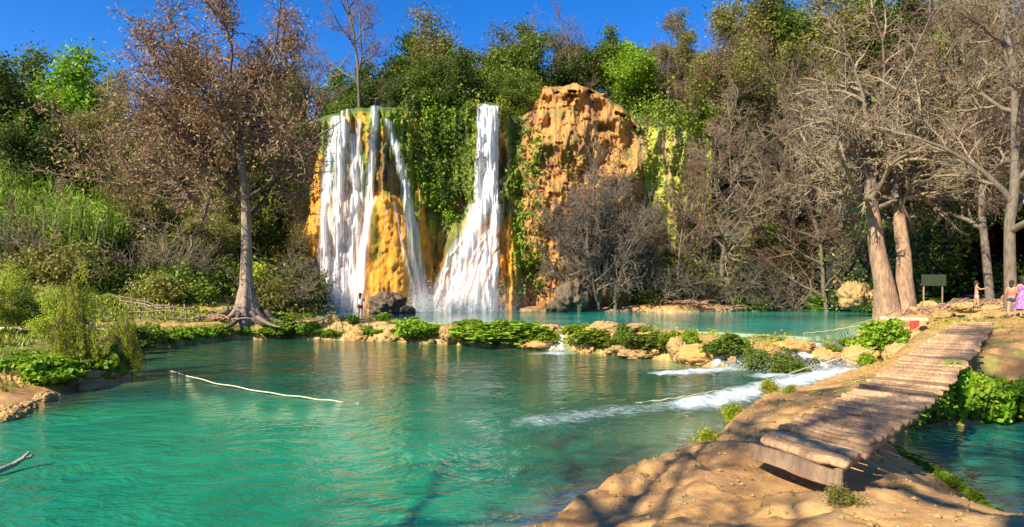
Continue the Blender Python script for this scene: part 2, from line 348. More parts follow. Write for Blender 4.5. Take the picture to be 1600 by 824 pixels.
clear = np.clip(smooth((1.1 - sw) / 1.4) * .75 + .7 * smooth((3.2 - s1) / 2.6) * smooth((-WX - 9.5) / 2) * smooth((20 - WY) / 3), 0, .85)
foam = np.clip(1.25 * np.exp(-(seg_d(WX, WY, [w0(1400, 566), w0(1300, 583), w0(1180, 612), w0(1080, 633)]) / .85) ** 2), 0, 1.1)
foam = np.maximum(foam, .55 * np.exp(-(seg_d(WX, WY, [w0(1080, 633), w0(960, 642), w0(840, 660)]) / .9) ** 2) + .12 * G(WX, WY, 1, 15, 5, 4))
foam = np.maximum(foam, 1.0 * G(WX, WY, *w0(868, 553), 1.3, .8)); foam = np.maximum(foam, 1.05 * np.exp(-(seg_d(WX, WY, [w0(1165, 575), w0(1110, 580), w0(1040, 584)]) / .75) ** 2))
foam = np.maximum(foam, 1.1 * G(WX, WY, *w0(1215, 588), 1.3, .8))
keep = (s1 > -1.4) | (s3 > -1.4)
def sheet(name, X, Y, Z, keep, mat, col, attrs):
    F = grid_faces(*X.shape); F = F[keep.ravel()[F].all(1)]
    used = np.unique(F); m = np.zeros(X.size, int); m[used] = np.arange(len(used))
    V = np.stack([X, Y, Z], -1).reshape(-1, 3)[used]
    return ob(name, mesh(name, V, m[F], mat, col=col.reshape(-1, 3)[used], attrs={k: v.reshape(-1)[used] for k, v in attrs.items()}))
tag(sheet('water', WX, WY, np.clip(foam, 0, 1) * (fbm(WX * 3.5, WY * 3.5, s=61) - .35) * .26 * (foam > .12), keep, wm_low, cw, dict(clear=clear, foam=foam)), kind='structure')
yw = 24 * (86 / 24) ** np.linspace(0, 1, 200); rw = np.linspace(-.5, .95, 420)
UY, UX = np.meshgrid(yw, rw, indexing='ij'); UX = UX * UY
s2 = poly_sd(UX, UY, UPPER); nn = fbm(UX * .25, UY * .25, s=52)
cu = lerp(np.broadcast_to(np.array((.010, .19, .155)), UX.shape + (3,)), np.array((.015, .34, .25)), smooth((nn - .35) * 3))
cu = lerp(cu, np.array((.42, .50, .22)), smooth((3.4 - s2) / 3.6) * .7 * (UY < 50))
cu = lerp(cu, np.array((.01, .16, .13)), smooth((UY - 62) / 10) * .8)
cu = lerp(cu, np.array((.5, .7, .62)), (G(UX, UY, -15, 56, 4, 2) + G(UX, UY, -4, 58, 4, 2)) * .8)
foam_u = np.clip(G(UX, UY, -15.3, 56.3, 4.5, 1.2) + G(UX, UY, -3.5, 58, 5, 1.4), 0, 1)
tag(sheet('water', UX, UY, np.where((s2 < .7) & (UY < 44), np.minimum(ZU, height(UX, UY) + .035), ZU), s2 > -1.3, wm_up, cu, dict(clear=smooth((1.2 - s2) / 1.5) * .5, foam=foam_u)), kind='structure')
# ------------------------------------------------------------------ tufa cliff with its mounds
def I(x, *p): a = np.array(p, float).reshape(-1, 2); return np.interp(x, a[:, 0], a[:, 1])
def cap(u): return np.sqrt(np.clip(1 - u * u, 0, 1))
def cliff_y(px, py):
    d = I(px, 380, 57, 470, 58.5, 560, 61, 700, 62.5, 850, 61.5, 960, 61, 1060, 61, 1110, 63)
    w1 = I(py, 160, 62, 300, 88, 400, 102, 487, 118); b1 = cap((px - 572) / w1) * I(py, 160, 1.5, 300, 2.4, 312, 3.0, 487, 4.4)
    b1b = cap((px - 606) / I(py, 300, 8, 325, 34, 487, 56)) * I(py, 298, 0, 308, 1.3, 487, 2.2)
    w2 = I(py, 160, 34, 330, 42, 487, 92); b2 = cap((px - I(py, 160, 761, 330, 760, 487, 742)) / w2) * I(py, 160, 1.6, 330, 1.8, 487, 4.2)
    w3 = I(py, 130, 60, 200, 98, 300, 112, 487, 128); b3 = cap((px - I(py, 130, 905, 487, 922)) / w3) * I(py, 130, .6, 200, 1.3, 487, 2.0)
    d = d - np.maximum.reduce([b1 + b1b, b2, b3])
    d = d + I(py, 120, 1.6, 300, .6, 487, 0) * 1.0
    d = d + 2.8 * np.exp(-((px - 721) / 11) ** 2 - ((py - 318) / 20) ** 2) + 2.2 * np.exp(-((px - 788) / 6) ** 2 - ((py - 255) / 26) ** 2) + 2.0 * np.exp(-((px - 478) / 12) ** 2 - ((py - 408) / 12) ** 2)
    dome = smooth((px - 800) / 15) * smooth((1040 - px) / 20)
    rib = fbm(px / 8., py / 70., s=101, o=4) - .5; lump = fbm(px / 26., py / 30., s=102, o=4) - .5; fine = fbm(px / 5., py / 7., s=103, o=3) - .5
    apn = np.exp(-((px - 606) / 55) ** 4) * smooth((py - 300) / 20)
    d = d - rib * (2.0 - 1.5 * dome) * (1 - .75 * apn) - lump * (2.2 - 1.2 * dome) * (1 - .5 * apn) - fine * (.55 - .35 * dome) * (1 - .6 * apn) - dome * (fbm(px / 3.2, py / 9., s=109, o=3) - .5) * .7 - dome * ((fbm(px / 60., py / 75., s=107, o=3) - .5) * 7.0 + (fbm(px / 16. + py / 60., py / 90., s=108, o=3) - .5) * 1.2)
    pit = smooth((fbm(px / 13., py / 9., s=105, o=3) - .60) * 12)
    lip = np.exp(-((py - I(px, 830, 150, 870, 138, 900, 140, 940, 152, 985, 178, 1000, 200)) / 11) ** 2) * (px > 848) * (px < 1000)
    d = d + pit * dome * (1.7 * lip + .30) - 1.1 * lip
    d = d + 1.6 * np.exp(-((px - 858) / 5) ** 2 - ((py - 190) / 12) ** 2) + 1.4 * np.exp(-((px - 975) / 6) ** 2 - ((py - 262) / 4) ** 2) + 1.2 * np.exp(-((px - 938) / 14) ** 2 - ((py - 203) / 8) ** 2)
    return d
def cliff_top(px): return I(px, 380, 260, 430, 225, 470, 196, 520, 178, 560, 168, 640, 166, 700, 158, 742, 160, 780, 160, 805, 182, 828, 172, 838, 150, 850, 134, 880, 136, 900, 129, 925, 141, 945, 146, 958, 162, 975, 168, 1000, 192, 1040, 190, 1110, 215)
NU, NV = 520, 250
pxs = np.linspace(380, 1112, NU); tv = np.linspace(0, 1, NV)
PX, TV = np.meshgrid(pxs, tv, indexing='ij')
PY = cliff_top(PX) + fbm(PX / 14, 0, s=110) * 6 - 3; PY = PY + (494 - PY) * TV
YC = cliff_y(PX, PY) + 1.6 * np.clip(1 - TV / .03, 0, 1) ** 2
VX = (PX - 800) / 1000 * YC; VZ = CAMZ + (450 - PY) / 1000 * YC
# the crown of the cliff runs back into the hill
back = 14
kb = np.linspace(1, 0, back + 1)[:-1][:, None]
BY = YC[:, 0][None] + kb * 9; BXx = VX[:, 0][None] + 0 * kb; BZ = VZ[:, 0][None] + kb * .5 + fbm(BXx * .6, BY * .6, s=111) * .7 * np.sin(kb * 3.1)
AX = np.concatenate([BXx.T, VX], 1); AY = np.concatenate([BY.T, YC], 1); AZ = np.concatenate([BZ.T, VZ], 1)
o1, o2, o3 = fbm(PX / 10, PY / 55, s=120), fbm(PX / 30, PY / 40, s=121), fbm(PX / 6, PY / 10, s=122)
ORG, ORG2, TAN, TAN2 = np.array((.72, .30, .022)), np.array((.50, .23, .04)), np.array((.56, .28, .065)), np.array((.42, .195, .05))
MOSS, MOSS2, DRK = np.array((.20, .27, .016)), np.array((.08, .13, .012)), np.array((.06, .045, .03))
cc = lerp(np.broadcast_to(np.array((.28, .18, .08)), PX.shape + (3,)), np.array((.12, .12, .03)), smooth((o2 - .35) * 4))
left = smooth((PX - 462 + (PY - 487) * -.12) / 10) * smooth((700 - PX) / 14)
cc = lerp(cc, lerp(np.broadcast_to(ORG, PX.shape + (3,)), ORG2, smooth((o3 - .5) * 5)), left * smooth((o1 + .10 * (PY > 300) - .28) * 9) * smooth((PX - 505) / 5 * (PY < 240) + (PY >= 240)))
cc = lerp(cc, MOSS, smooth((o1 - .40) * 12) * left * smooth((335 - PY) / 40) * .95)
cc = lerp(cc, MOSS, smooth((o1 - .58) * 14) * left * .7)
apr = smooth((PY - 303 - 12 * (o3 - .5)) / 6) * np.exp(-((PX - I(PY, 300, 604, 487, 606)) / I(PY, 300, 22, 340, 34, 487, 50)) ** 4)
cc = lerp(cc, lerp(np.broadcast_to(ORG * 1.1, PX.shape + (3,)), ORG2, smooth((o3 - .58) * 5)), apr)
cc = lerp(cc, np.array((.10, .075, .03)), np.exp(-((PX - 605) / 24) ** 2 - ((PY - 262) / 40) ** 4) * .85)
cc = lerp(cc, MOSS, np.exp(-((PX - I(PY, 300, 578, 420, 592)) / 7) ** 2) * smooth((PY - 300) / 10) * smooth((430 - PY) / 30) * .8)
cc = lerp(cc, MOSS, np.exp(-((PX - I(PY, 160, 618, 260, 640, 420, 648)) / 11) ** 2) * smooth((470 - PY) / 60) * .9)
mid = smooth((PX - 660) / 8) * smooth((735 - PX) / 10)
cc = lerp(cc, lerp(np.broadcast_to(MOSS, PX.shape + (3,)), MOSS2, smooth((o3 - .4) * 4)), mid * smooth((400 - PY) / 60) * .9)
r2 = smooth((PX - 720) / 6) * smooth((815 - PX) / 8) * smooth((PY - 330) / 30)
cc = lerp(cc, lerp(np.broadcast_to(ORG, PX.shape + (3,)), ORG2, smooth((o3 - .5) * 5)), np.maximum(r2, smooth((PX - 670) / 20) * smooth((730 - PX) / 20) * smooth((PY - 400) / 40)))
cc = lerp(cc, ORG2, np.exp(-((PX - 785) / 7) ** 2 - ((PY - 225) / 25) ** 2) * .8)
cc = lerp(cc, MOSS, np.exp(-((PX - I(PY, 190, 795, 487, 826)) / I(PY, 190, 7, 340, 9, 487, 19)) ** 2) * .95 * (PY > 190))
cc = lerp(cc, MOSS, np.exp(-((PX - 737) / 6) ** 2) * smooth((PY - 160) / 10) * smooth((330 - PY) / 20))
dm = smooth((PX - 806 - 14 * o2) / 10) * smooth((I(PY, 130, 985, 250, 1005, 487, 1038) - PX) / 10)
cc = lerp(cc, lerp(np.broadcast_to(TAN, PX.shape + (3,)), TAN2, smooth((o3 * .5 + o2 * .5 - .45) * 6)), dm * smooth((o2 + .25 - np.clip((PY - 330) / 900, 0, .2)) * 5))
strk = smooth((fbm(PX / 4.5, PY / 60, s=123) - .54) * 9) * smooth((fbm(PX / 40, PY / 40, s=124) - .38) * 5)
cc = lerp(cc, np.array((.20, .12, .05)), dm * strk * .75)
cc = lerp(cc, np.array((.16, .15, .03)), dm * smooth((fbm(PX / 20, PY / 22, s=125) - .56) * 10) * .8)
cc = lerp(cc, np.array((.30, .12, .06)), dm * smooth((o3 - .62) * 9) * .7)
rg = smooth((PX - I(PY, 130, 985, 250, 1000, 487, 1022)) / 10)
cc = lerp(cc, lerp(np.broadcast_to(np.array((.42, .44, .05)), PX.shape + (3,)), np.array((.42, .30, .12)), smooth((o1 - .45) * 8)), rg * .95)
topc = smooth((cliff_top(PX) + 10 + 20 * (o2 - .5) - PY) / 6) * (1 - dm)
cc = lerp(cc, MOSS2, topc)
flk = smooth((PX - I(PY, 240, 500, 330, 482, 400, 460, 487, 462)) / 4) * smooth((512 - PX) / 6) * smooth((PY - 262) / 20) * (1 - np.exp(-((PX - 478) / 15) ** 2 - ((PY - 412) / 20) ** 2))
cc = lerp(cc, lerp(np.broadcast_to(ORG, PX.shape + (3,)), ORG2, smooth((o3 - .5) * 5)), flk)
cl_full = np.concatenate([np.broadcast_to(MOSS2 * .8, (NU, back, 3)), cc], 1)
tufa = vcol_mat('tufa_rock', .8, 1.6, .42, 1.0, .22, .45)
tag(ob('cliff', mesh('cliff', np.stack([AX, AY, AZ], -1).reshape(-1, 3), grid_faces(NU, NV + back), tufa, col=cl_full.reshape(-1, 3))), kind='structure')
def cliff_pt(px, py, off=0.0):
    y = cliff_y(np.asarray(px, float), np.asarray(py, float)) - off
    return np.stack([(px - 800) / 1000 * y, y, CAMZ + (450 - py) / 1000 * y], -1)

# ------------------------------------------------------------------ the two falls
def fall_mat():
    m = N('falling_water'); dn = m.n('Attribute', attribute_name='dens').outputs['Fac']
    v = m.pos(3.2, 1.2, .22); s = m.noise(1.6, 8, .62, v, .3); v2 = m.pos(2.4, 2.0, .8); t = m.noise(2.5, 6, .7, v2)
    k = m.math('ADD', m.math('MULTIPLY', s, .65), m.math('MULTIPLY', t, .35))
    a = m.ramp(m.math('ADD', k, m.math('SUBTRACT', dn, .5)), .20, 1.02)
    a = m.math('MULTIPLY', a, m.ramp(dn, .02, .25))
    d = m.n('BsdfDiffuse', Color=(.95, .95, .95, 1), Normal=m.bump(k, .28, .15)); tl = m.n('BsdfTranslucent', Color=(.92, .95, .98, 1))
    w = m.n('MixShader', i0=.35, i1=d, i2=tl)
    return m.end(m.n('MixShader', i0=a, i1=m.n('BsdfTransparent'), i2=w))
FM = fall_mat()
def strand(px, py, pts):
    """pts: (px, py, half width, strength)"""
    p = np.array(pts, float); c = np.interp(py, p[:, 1], p[:, 0]); w = np.interp(py, p[:, 1], p[:, 2]); s = np.interp(py, p[:, 1], p[:, 3])
    c = c + (fbm(py / 40, p[0, 0], s=130) - .5) * 6
    r = s * np.exp(-np.abs((px - c) / (w * 1.25)) ** 1.8)
    return r * smooth((py - p[0, 1]) / 6) * (py <= p[-1, 1] + 6)
def fall(name, x0, x1, dens, label, off, nu, nv, top):
    a, b = np.meshgrid(np.linspace(x0, x1, nu), np.linspace(0, 1, nv), indexing='ij')
    pyy = top(a) + (493 - top(a)) * b
    D = dens(a, pyy)
    ys = cliff_y(a, pyy)
    k = np.ones(15) / 15; ys = np.apply_along_axis(lambda r: np.convolve(np.pad(r, 7, 'edge'), k, 'valid'), 1, ys)   # water leaps over small ledges
    ys = ys - off + 1.6 * np.clip(1 - b / .035, 0, 1) ** 2 - .55 * D - .28 * (fbm(a / 3, pyy / 45, s=140) - .5)
    V = np.stack([(a - 800) / 1000 * ys, ys, CAMZ + (450 - pyy) / 1000 * ys], -1).reshape(-1, 3)
    F = grid_faces(nu, nv); F = F[(D.ravel()[F] > .03).any(1)]
    used = np.unique(F); m = np.zeros(D.size, int); m[used] = np.arange(len(used))
    return ob(name, mesh(name, V[used], m[F], FM, attrs=dict(dens=D.ravel()[used])))
def dens_left(x, y):
    S = [[(528, 178, 9, .85), (517, 240, 8, .9), (509, 330, 9, .85), (508, 490, 12, 1.0)],
         [(537, 180, 9, .95), (533, 250, 8, .85), (527, 350, 10, .9), (521, 490, 13, 1.0)],
         [(549, 205, 8, .6), (556, 300, 9, .95), (548, 400, 11, .95), (536, 490, 14, 1.0)],
         [(584, 162, 5, .85), (581, 240, 5, .75), (576, 310, 6, .8), (567, 390, 8, .95), (549, 490, 10, 1.0)],
         [(560, 182, 4, .5), (562, 260, 4, .5), (565, 330, 4, .6), (556, 420, 5, .7), (545, 490, 6, .7)],
         [(603, 182, 4.5, .75), (619, 230, 5.5, .85), (632, 290, 6, .8), (641, 360, 6, .75), (653, 440, 7, .8), (662, 490, 9, .95)],
         [(624, 236, 3, .5), (639, 300, 4, .6), (649, 360, 4.5, .65), (658, 430, 6, .7), (668, 490, 9, .85)],
         [(617, 312, 2.2, .55), (624, 360, 2.5, .5), (640, 430, 3.5, .6), (654, 490, 6, .8)],
         [(590, 303, 5, .55), (577, 330, 5, .7), (571, 400, 5, .7), (560, 490, 6, .8)], [(598, 306, 2, .5), (603, 330, 1.6, .4), (597, 400, 1.4, .25)]]
    r = np.max([strand(x, y, p) for p in S], 0)
    veil = smooth((x - I(y, 180, 522, 487, 500)) / 6) * smooth((I(y, 180, 560, 310, 580, 487, 560) - x) / 8)
    veil = veil * smooth((fbm(x / 3.5, y / 120, s=133) - .46) * 7) * I(y, 180, .55, 300, .6, 487, .85)
    mist = np.exp(-((y - 487) / 16) ** 2) * (.55 * smooth((x - 498) / 8) * smooth((572 - x) / 12) + .5 * np.exp(-((x - 664) / 12) ** 2))
    return np.clip(np.maximum.reduce([r, veil, mist]), 0, 1)
def dens_right(x, y):
    x = x + (fbm(y / 16, x / 9, s=137) - .5) * 7
    core = smooth((x - I(y, 160, 744, 340, 739, 380, 722)) / 4) * smooth((781 - x) / 4) * smooth((352 - y) / 20) * .86 * smooth((y - 158 - 5 * fbm(x / 4, 0, s=136)) / 7)
    L = I(y, 320, 741, 360, 716, 400, 692, 487, 664); R = I(y, 320, 783, 487, 781)
    veil = smooth((x - L) / 8) * smooth((R - x) / 5) * smooth((y - 325) / 20) * (.38 + .5 * smooth((fbm((x - L) / (6 + 0 * y), y / 110, s=134) - .42) * 6))
    S = [[(750, 315, 12, .95), (740, 360, 14, 1.0), (722, 410, 14, .98), (708, 450, 13, 1.0), (700, 490, 16, 1.0)],
         [(775, 315, 9, .95), (773, 350, 8, .95), (758, 410, 9, .95), (745, 450, 9, 1.0), (737, 490, 12, 1.0)],
         [(770, 380, 7, .5), (772, 430, 7, .5), (772, 490, 9, .6)], [(730, 352, 5, .6), (702, 400, 5, .5), (684, 440, 5, .45), (676, 490, 8, .6)]]
    r = np.max([strand(x, y, p) for p in S], 0)
    hole = 1 - .9 * np.exp(-((x - I(y, 330, 764, 380, 752)) / 6) ** 2 - ((y - 348) / 20) ** 2)
    mist = np.exp(-((y - 487) / 15) ** 2) * .6 * smooth((x - 668) / 10) * smooth((780 - x) / 8)
    return np.clip(np.maximum.reduce([core * hole, veil * hole, r, mist]), 0, 1)
f1 = fall('waterfall', 494, 684, dens_left, '', .30, 380, 330, lambda a: I(a, 494, 182, 520, 176, 584, 160, 606, 178, 640, 200, 684, 300))
tag(f1, 'wide veil of many white strands spilling over the mossy orange mound', 'waterfall')
f2 = fall('waterfall', 658, 792, dens_right, '', .45, 300, 330, lambda a: I(a, 658, 330, 735, 158, 792, 158))
tag(f2, 'single tall white column of water that fans out over an orange cone', 'waterfall')
# ------------------------------------------------------------------ trees
def grow(rng, p, d, L, r, lv, S, out, tips):
    """S[lv] = (segments, wander, lift, children, angle, length ratio, first fraction)"""
    seg, wan, lift, nch, ang, ratio, first = S[lv]
    pts = [np.array(p, float)]; d = np.array(d, float); d /= np.linalg.norm(d)
    for i in range(seg):
        d = d + rng.normal(size=3) * wan; d[2] += lift; d /= np.linalg.norm(d)
        pts.append(pts[-1] + d * L / seg)
    pts = np.array(pts); last = lv == len(S) - 1
    rad = r * (1 - np.linspace(0, 1, seg + 1) * (.8 if last or nch == 0 else .62))
    out[lv].append((pts, rad)); 
    if last: tips.append((pts[-1], d)); tips.append((pts[len(pts) // 2], d)); return
    for k in range(nch):
        f = first + (1 - first) * (k + rng.uniform(0, 1)) / nch; f = min(f, .98)
        x = f * seg; i = min(int(x), seg - 1); q = pts[i] + (pts[i + 1] - pts[i]) * (x - i)
        t = pts[i + 1] - pts[i]; t /= np.linalg.norm(t)
        a = rng.uniform(.75, 1.25) * math.radians(ang); phi = k * 2.4 + rng.uniform(-.5, .5) if lv == 0 else rng.uniform(0, 2 * math.pi)
        u = np.cross(t, [0, 0, 1] if abs(t[2]) < .95 else [1, 0, 0]); u /= np.linalg.norm(u); v = np.cross(t, u)
        cd = t * math.cos(a) + (u * math.cos(phi) + v * math.sin(phi)) * math.sin(a)
        ll = L * ratio * rng.uniform(.65, 1.2) * (1.15 - .55 * f)
        rr_ = min(np.interp(x, np.arange(seg + 1), rad) * .72, r * .6)
        grow(rng, q, cd, ll, rr_, lv + 1, S, out, tips)
    grow(rng, pts[-1], d, L * ratio * .8, rad[-1], lv + 1, S, out, tips)
def sides(lv): return (9, 6, 4, 3, 3, 3)[lv]
def wood(out, lvs, minr=0.0):
    return tubes([(p, np.maximum(r, minr), sides(l)) for l in lvs for p, r in out[l]])
def join(parts):
    V = []; F = {}; off = 0; M = []; k = 0
    for v, f in parts: V.append(v); F.setdefault(f.shape[1], []).append((f + off, k)); off += len(v); k += 1
    FF = []; FMi = []
    for w in F:
        for f, kk in F[w]: FF.append(f); FMi.append(np.full(len(f), kk))
    return np.concatenate(V), FF, np.concatenate(FMi)
bark_grey = bark_mat('grey_bark', (.21, .165, .11), (.085, .064, .042)); bark_pale = bark_mat('pale_twig_bark', (.34, .26, .15), (.17, .125, .075))
bark_dark = bark_mat('dark_bark', (.10, .07, .045), (.045, .03, .02)); bark_red = bark_mat('reddish_bark', (.42, .25, .15), (.22, .13, .09)); bark_rust = bark_mat('rust_twig_bark', (.30, .18, .11), (.16, .095, .06))
bark_dusk = bark_mat('dusky_twig_bark', (.20, .15, .105), (.10, .07, .05))
lf_mid = leaf_mat('green_leaves', (.085, .14, .012), (.20, .25, .03)); lf_bright = leaf_mat('bright_green_leaves', (.14, .27, .010), (.30, .42, .02)); lf_dark = leaf_mat('dark_green_leaves', (.045, .080, .012), (.12, .15, .025))
lf_yel = leaf_mat('yellow_green_leaves', (.31, .36, .018), (.50, .52, .045)); lf_olive = leaf_mat('olive_leaves', (.17, .17, .035), (.32, .28, .06)); lf_rust = leaf_mat('dry_russet_leaves', (.27, .165, .07), (.44, .31, .14), .3)
lf_dry = leaf_mat('dry_tan_leaves', (.28, .20, .10), (.42, .31, .16), .3); lf_rim = leaf_mat('cress_leaves', (.15, .27, .014), (.32, .42, .028), .3)
proto_at = (0, -500, -60)
PROTO = {}
def make_tree(key, name, seed, S, H, r, barkm, twigm, leafm=None, nl=6, ls=.3, rc=.6, hung=0.0, flare=0, lean=.04, minr=.012, split_lv=2, lflat=.3):
    rng = np.random.default_rng(seed); out = [[] for _ in S]; tips = []
    grow(rng, (0, 0, -.3), (rng.normal() * lean, rng.normal() * lean, 1), H, r, 0, S, out, tips)
    root = empty(name); root.name = name
    tp = [(p, np.maximum(rd * (1 + flare * np.exp(-(p[:, 2]) / (r * 3.0))) if l == 0 else rd, minr), sides(l) + (3 if l == 0 else 0)) for l in range(split_lv) for p, rd in out[l]]
    V, F = tubes(tp)
    V = V + (noise(V[:, 0] * 3, V[:, 1] * 3, V[:, 2] * .7, seed)[:, None] - .5) * r * .25 * np.exp(-V[:, 2:3] / 6)
    ob('trunk', mesh('trunk', V, F, barkm), root)
    V, F = wood(out, range(split_lv, len(S)), minr)
    if leafm is None: ob('crown', mesh('crown', V, F, twigm), root)
    else:
        T = np.array([t[0] for t in tips]); c = np.repeat(T, nl, 0); c = c + rng.normal(size=c.shape) * rc * np.array([1, 1, .75]); c[:, 2] -= hung * rng.uniform(0, 1, len(c))
        lv_, lfc = leaves(rng, c, ls, .55, lflat, hung)
        VV, FF, fm = join([(V, F), (lv_, lfc)])
        ob('crown', mesh('crown', VV, FF, [twigm, leafm], fm=fm, smooth_=False), root)
    PROTO[key] = [root, False]
    return root
def place(key, loc, rz=0.0, s=1.0, label=None, cat='tree', group=None, name=None):
    root, used = PROTO[key]
    if used: o = copy_tree(root)
    else: o = root; PROTO[key][1] = True
    o.location = loc; o.rotation_euler = (0, 0, rz); o.scale = (s, s, s) if np.isscalar(s) else s
    if name: o.name = name
    for k in ('label', 'category', 'group', 'kind'):
        if k in o: del o[k]
    return tag(o, label, cat, group)
# bare trees:      seg  wander lift nch ang ratio first
SB = [(10, .06, .02, 13, 58, .42, .22), (7, .14, .05, 7, 48, .50, .2), (5, .2, .03, 7, 50, .5, .15), (4, .25, .02, 6, 50, .6, .1), (3, .3, 0, 0, 0, 0, 0)]
for i in range(4):
    S = [list(x) for x in SB]; S[0][3] = [13, 10, 15, 12][i]; S[0][4] = [58, 45, 66, 52][i]; S[2][3] = 7; S[3][3] = [8, 8, 7, 8][i]
    make_tree('bare%d' % i, 'bare_tree', 200 + i, S, [15, 17, 14, 16][i], [.26, .22, .30, .20][i], bark_grey, [bark_pale, bark_rust, bark_grey, bark_rust][i], minr=.0085)
make_tree('oliv', 'bare_tree', 215, SB, 14, .25, bark_grey, bark_dusk, lf_olive, 3, .24, .45, minr=.014)
make_tree('tan', 'dry_tree', 216, SB, 14, .25, bark_grey, bark_rust, None, minr=.009)
SD = [(4, .12, .03, 11, 42, 1.5, .1), (9, .12, .05, 9, 42, .45, .15), (5, .2, .03, 7, 48, .5, .15), (4, .25, .02, 6, 50, .6, .1), (3, .3, 0, 0, 0, 0, 0)]
make_tree('darkb', 'bare_tree', 351, SD, 4.2, .22, bark_dusk, bark_dusk, minr=.014)
# leafy trees.
SL = [(8, .10, .02, 9, 50, .5, .28), (6, .16, .05, 7, 48, .5, .2), (4, .22, .04, 6, 50, .55, .15), (3, .3, .02, 0, 0, 0, 0)]
for i, (lm, h) in enumerate([(lf_mid, 8), (lf_dark, 8.5), (lf_mid, 7), (lf_bright, 7.5), (lf_olive, 8), (lf_yel, 6)]):
    S = [list(x) for x in SL]; S[0][3] = [9, 11, 8, 10, 9, 8][i]
    make_tree('leafy%d' % i, 'leafy_tree', 300 + i, S, h, .22, bark_grey, bark_dark, lm, [13, 12, 12, 13, 9, 9][i], [.30, .30, .32, .30, .26, .26][i], .55, minr=.02)
# low shrub: many stems from the ground
SS = [(3, .2, .02, 8, 62, 1.4, .0), (5, .2, .03, 6, 50, .5, .2), (3, .25, .02, 0, 0, 0, 0)]
for i, lm in enumerate([lf_mid, lf_bright, lf_dark, lf_yel, lf_olive]):
    make_tree('shrub%d' % i, 'shrub', 330 + i, SS, 1.0, .07, bark_dark, bark_dark, lm, 22, .22, .38, minr=.012, split_lv=1)
SBS = [(3, .2, .02, 10, 58, 3.0, .0), (6, .15, .04, 8, 42, .5, .15), (4, .22, .02, 6, 45, .55, .1), (3, .3, 0, 0, 0, 0, 0)]
for i in range(2): make_tree('thicket%d' % i, 'bare_shrub', 340 + i, SBS, 1.1, .09, bark_grey, [bark_pale, bark_grey][i], minr=.012, split_lv=1)

# ---- the old bare cypress between the pools
def cypress():
    rng = np.random.default_rng(7); x, y = -15.95, 38.5; z = H1(x, y)
    S = [(12, .03, .04, 20, 64, .56, .25), (8, .15, .06, 9, 48, .48, .18), (5, .2, .04, 7, 48, .5, .15), (4, .25, .02, 5, 50, .6, .1), (3, .3, 0, 0, 0, 0, 0)]
    out = [[] for _ in S]; tips = []
    grow(rng, (0, 0, -.4), (.01, 0, 1), 14.6, .38, 0, S, out, tips)
    low = lambda q: (q[2] < 7.2 + .9 * math.sin(q[0] * 2)) or (q[0] > 4.3 + .25 * (q[2] - 9) and q[2] < 12.5) or q[0] < -7.6 - .3 * rng.uniform(-1, 1) or q[0] > 8.2                  # the side towards the falls carries few low twigs
    for l in (2, 3, 4): out[l] = [b for b in out[l] if not low(b[0][0])]
    out[1] = [(a, b * .72) for a, b in out[1] if not (low(a[-1]) and a[0][2] < 7) and (a[0][2] > 5.6 or rng.random() < .25)]
    tips = [t for t in tips if not low(t[0])]
    root = empty('cypress_tree', (x, y, z))
    p, rd = out[0][0]; ps = np.concatenate([np.linspace(p[0], p[1], 8)[:-1], p[1:]]); rs = np.interp(ps[:, 2], p[:, 2], rd) * (1 + 2.0 * np.exp(-np.clip(ps[:, 2], 0, 99) / .85))
    V, F = tubes([(ps, rs, 30)] + [(a, b, 6) for a, b in out[1]]); nt = (len(ps) - 1) * 30; lim = np.arange(len(F)) >= nt; lim |= V[F[:, 0], 2] > 9.5
    ang = np.arctan2(V[:, 1], V[:, 0]); k = np.exp(-np.clip(V[:, 2], 0, 50) / 2.2) * (np.hypot(V[:, 0], V[:, 1]) < 2.2) * (V[:, 2] < 7)
    f = 1 + k * .32 * (np.cos(ang * 5 + .7) * .6 + np.cos(ang * 9) * .4); V[:, 0] *= f; V[:, 1] *= f
    ob('trunk', mesh('trunk', V, F, [bark_mat('cypress_bark', (.36, .26, .18), (.14, .095, .065), 2.0), bark_dark], fm=lim.astype(int)), root)
    V, F = wood(out, (2, 3, 4), .018)
    T = np.array([t[0] for t in tips]); T = T[rng.uniform(0, 1, len(T)) < .55]
    c = np.repeat(T, 3, 0) + rng.normal(size=(len(T) * 3, 3)) * .28; c[:, 2] -= .15
    lv_, lfc = leaves(rng, c, .21, .42, .2, .7)
    VV, FF, fm = join([(V, F), (lv_, lfc)])
    ob('crown', mesh('crown', VV, FF, [bark_rust, lf_rust], fm=fm, smooth_=False), root)
    roots = []
    for a in np.linspace(0, 6.28, 13)[:-1]:
        a += rng.uniform(-.2, .2); L = rng.uniform(1.4, 3.6); t = np.linspace(.35, 1, 8)[:, None]; w = rng.normal() * .4
        px = np.cos(a + w * t) * L * t; py = np.sin(a + w * t) * L * t
        gz = np.array([H1(x + float(u), y + float(v)) for u, v in zip(px, py)])[:, None] - z
        roots.append((np.concatenate([px, py, np.maximum(gz, -.3) + .10 - .05 * t + (1 - t) ** 2 * 1.1], 1), np.linspace(.17, .05, 8), 6))
    for rt in roots: ob('root', mesh('root', *tubes([rt]), bark_grey), root)
    tag(root, 'big russet cypress with flared ridged trunk standing between the two pools', 'tree')
cypress()
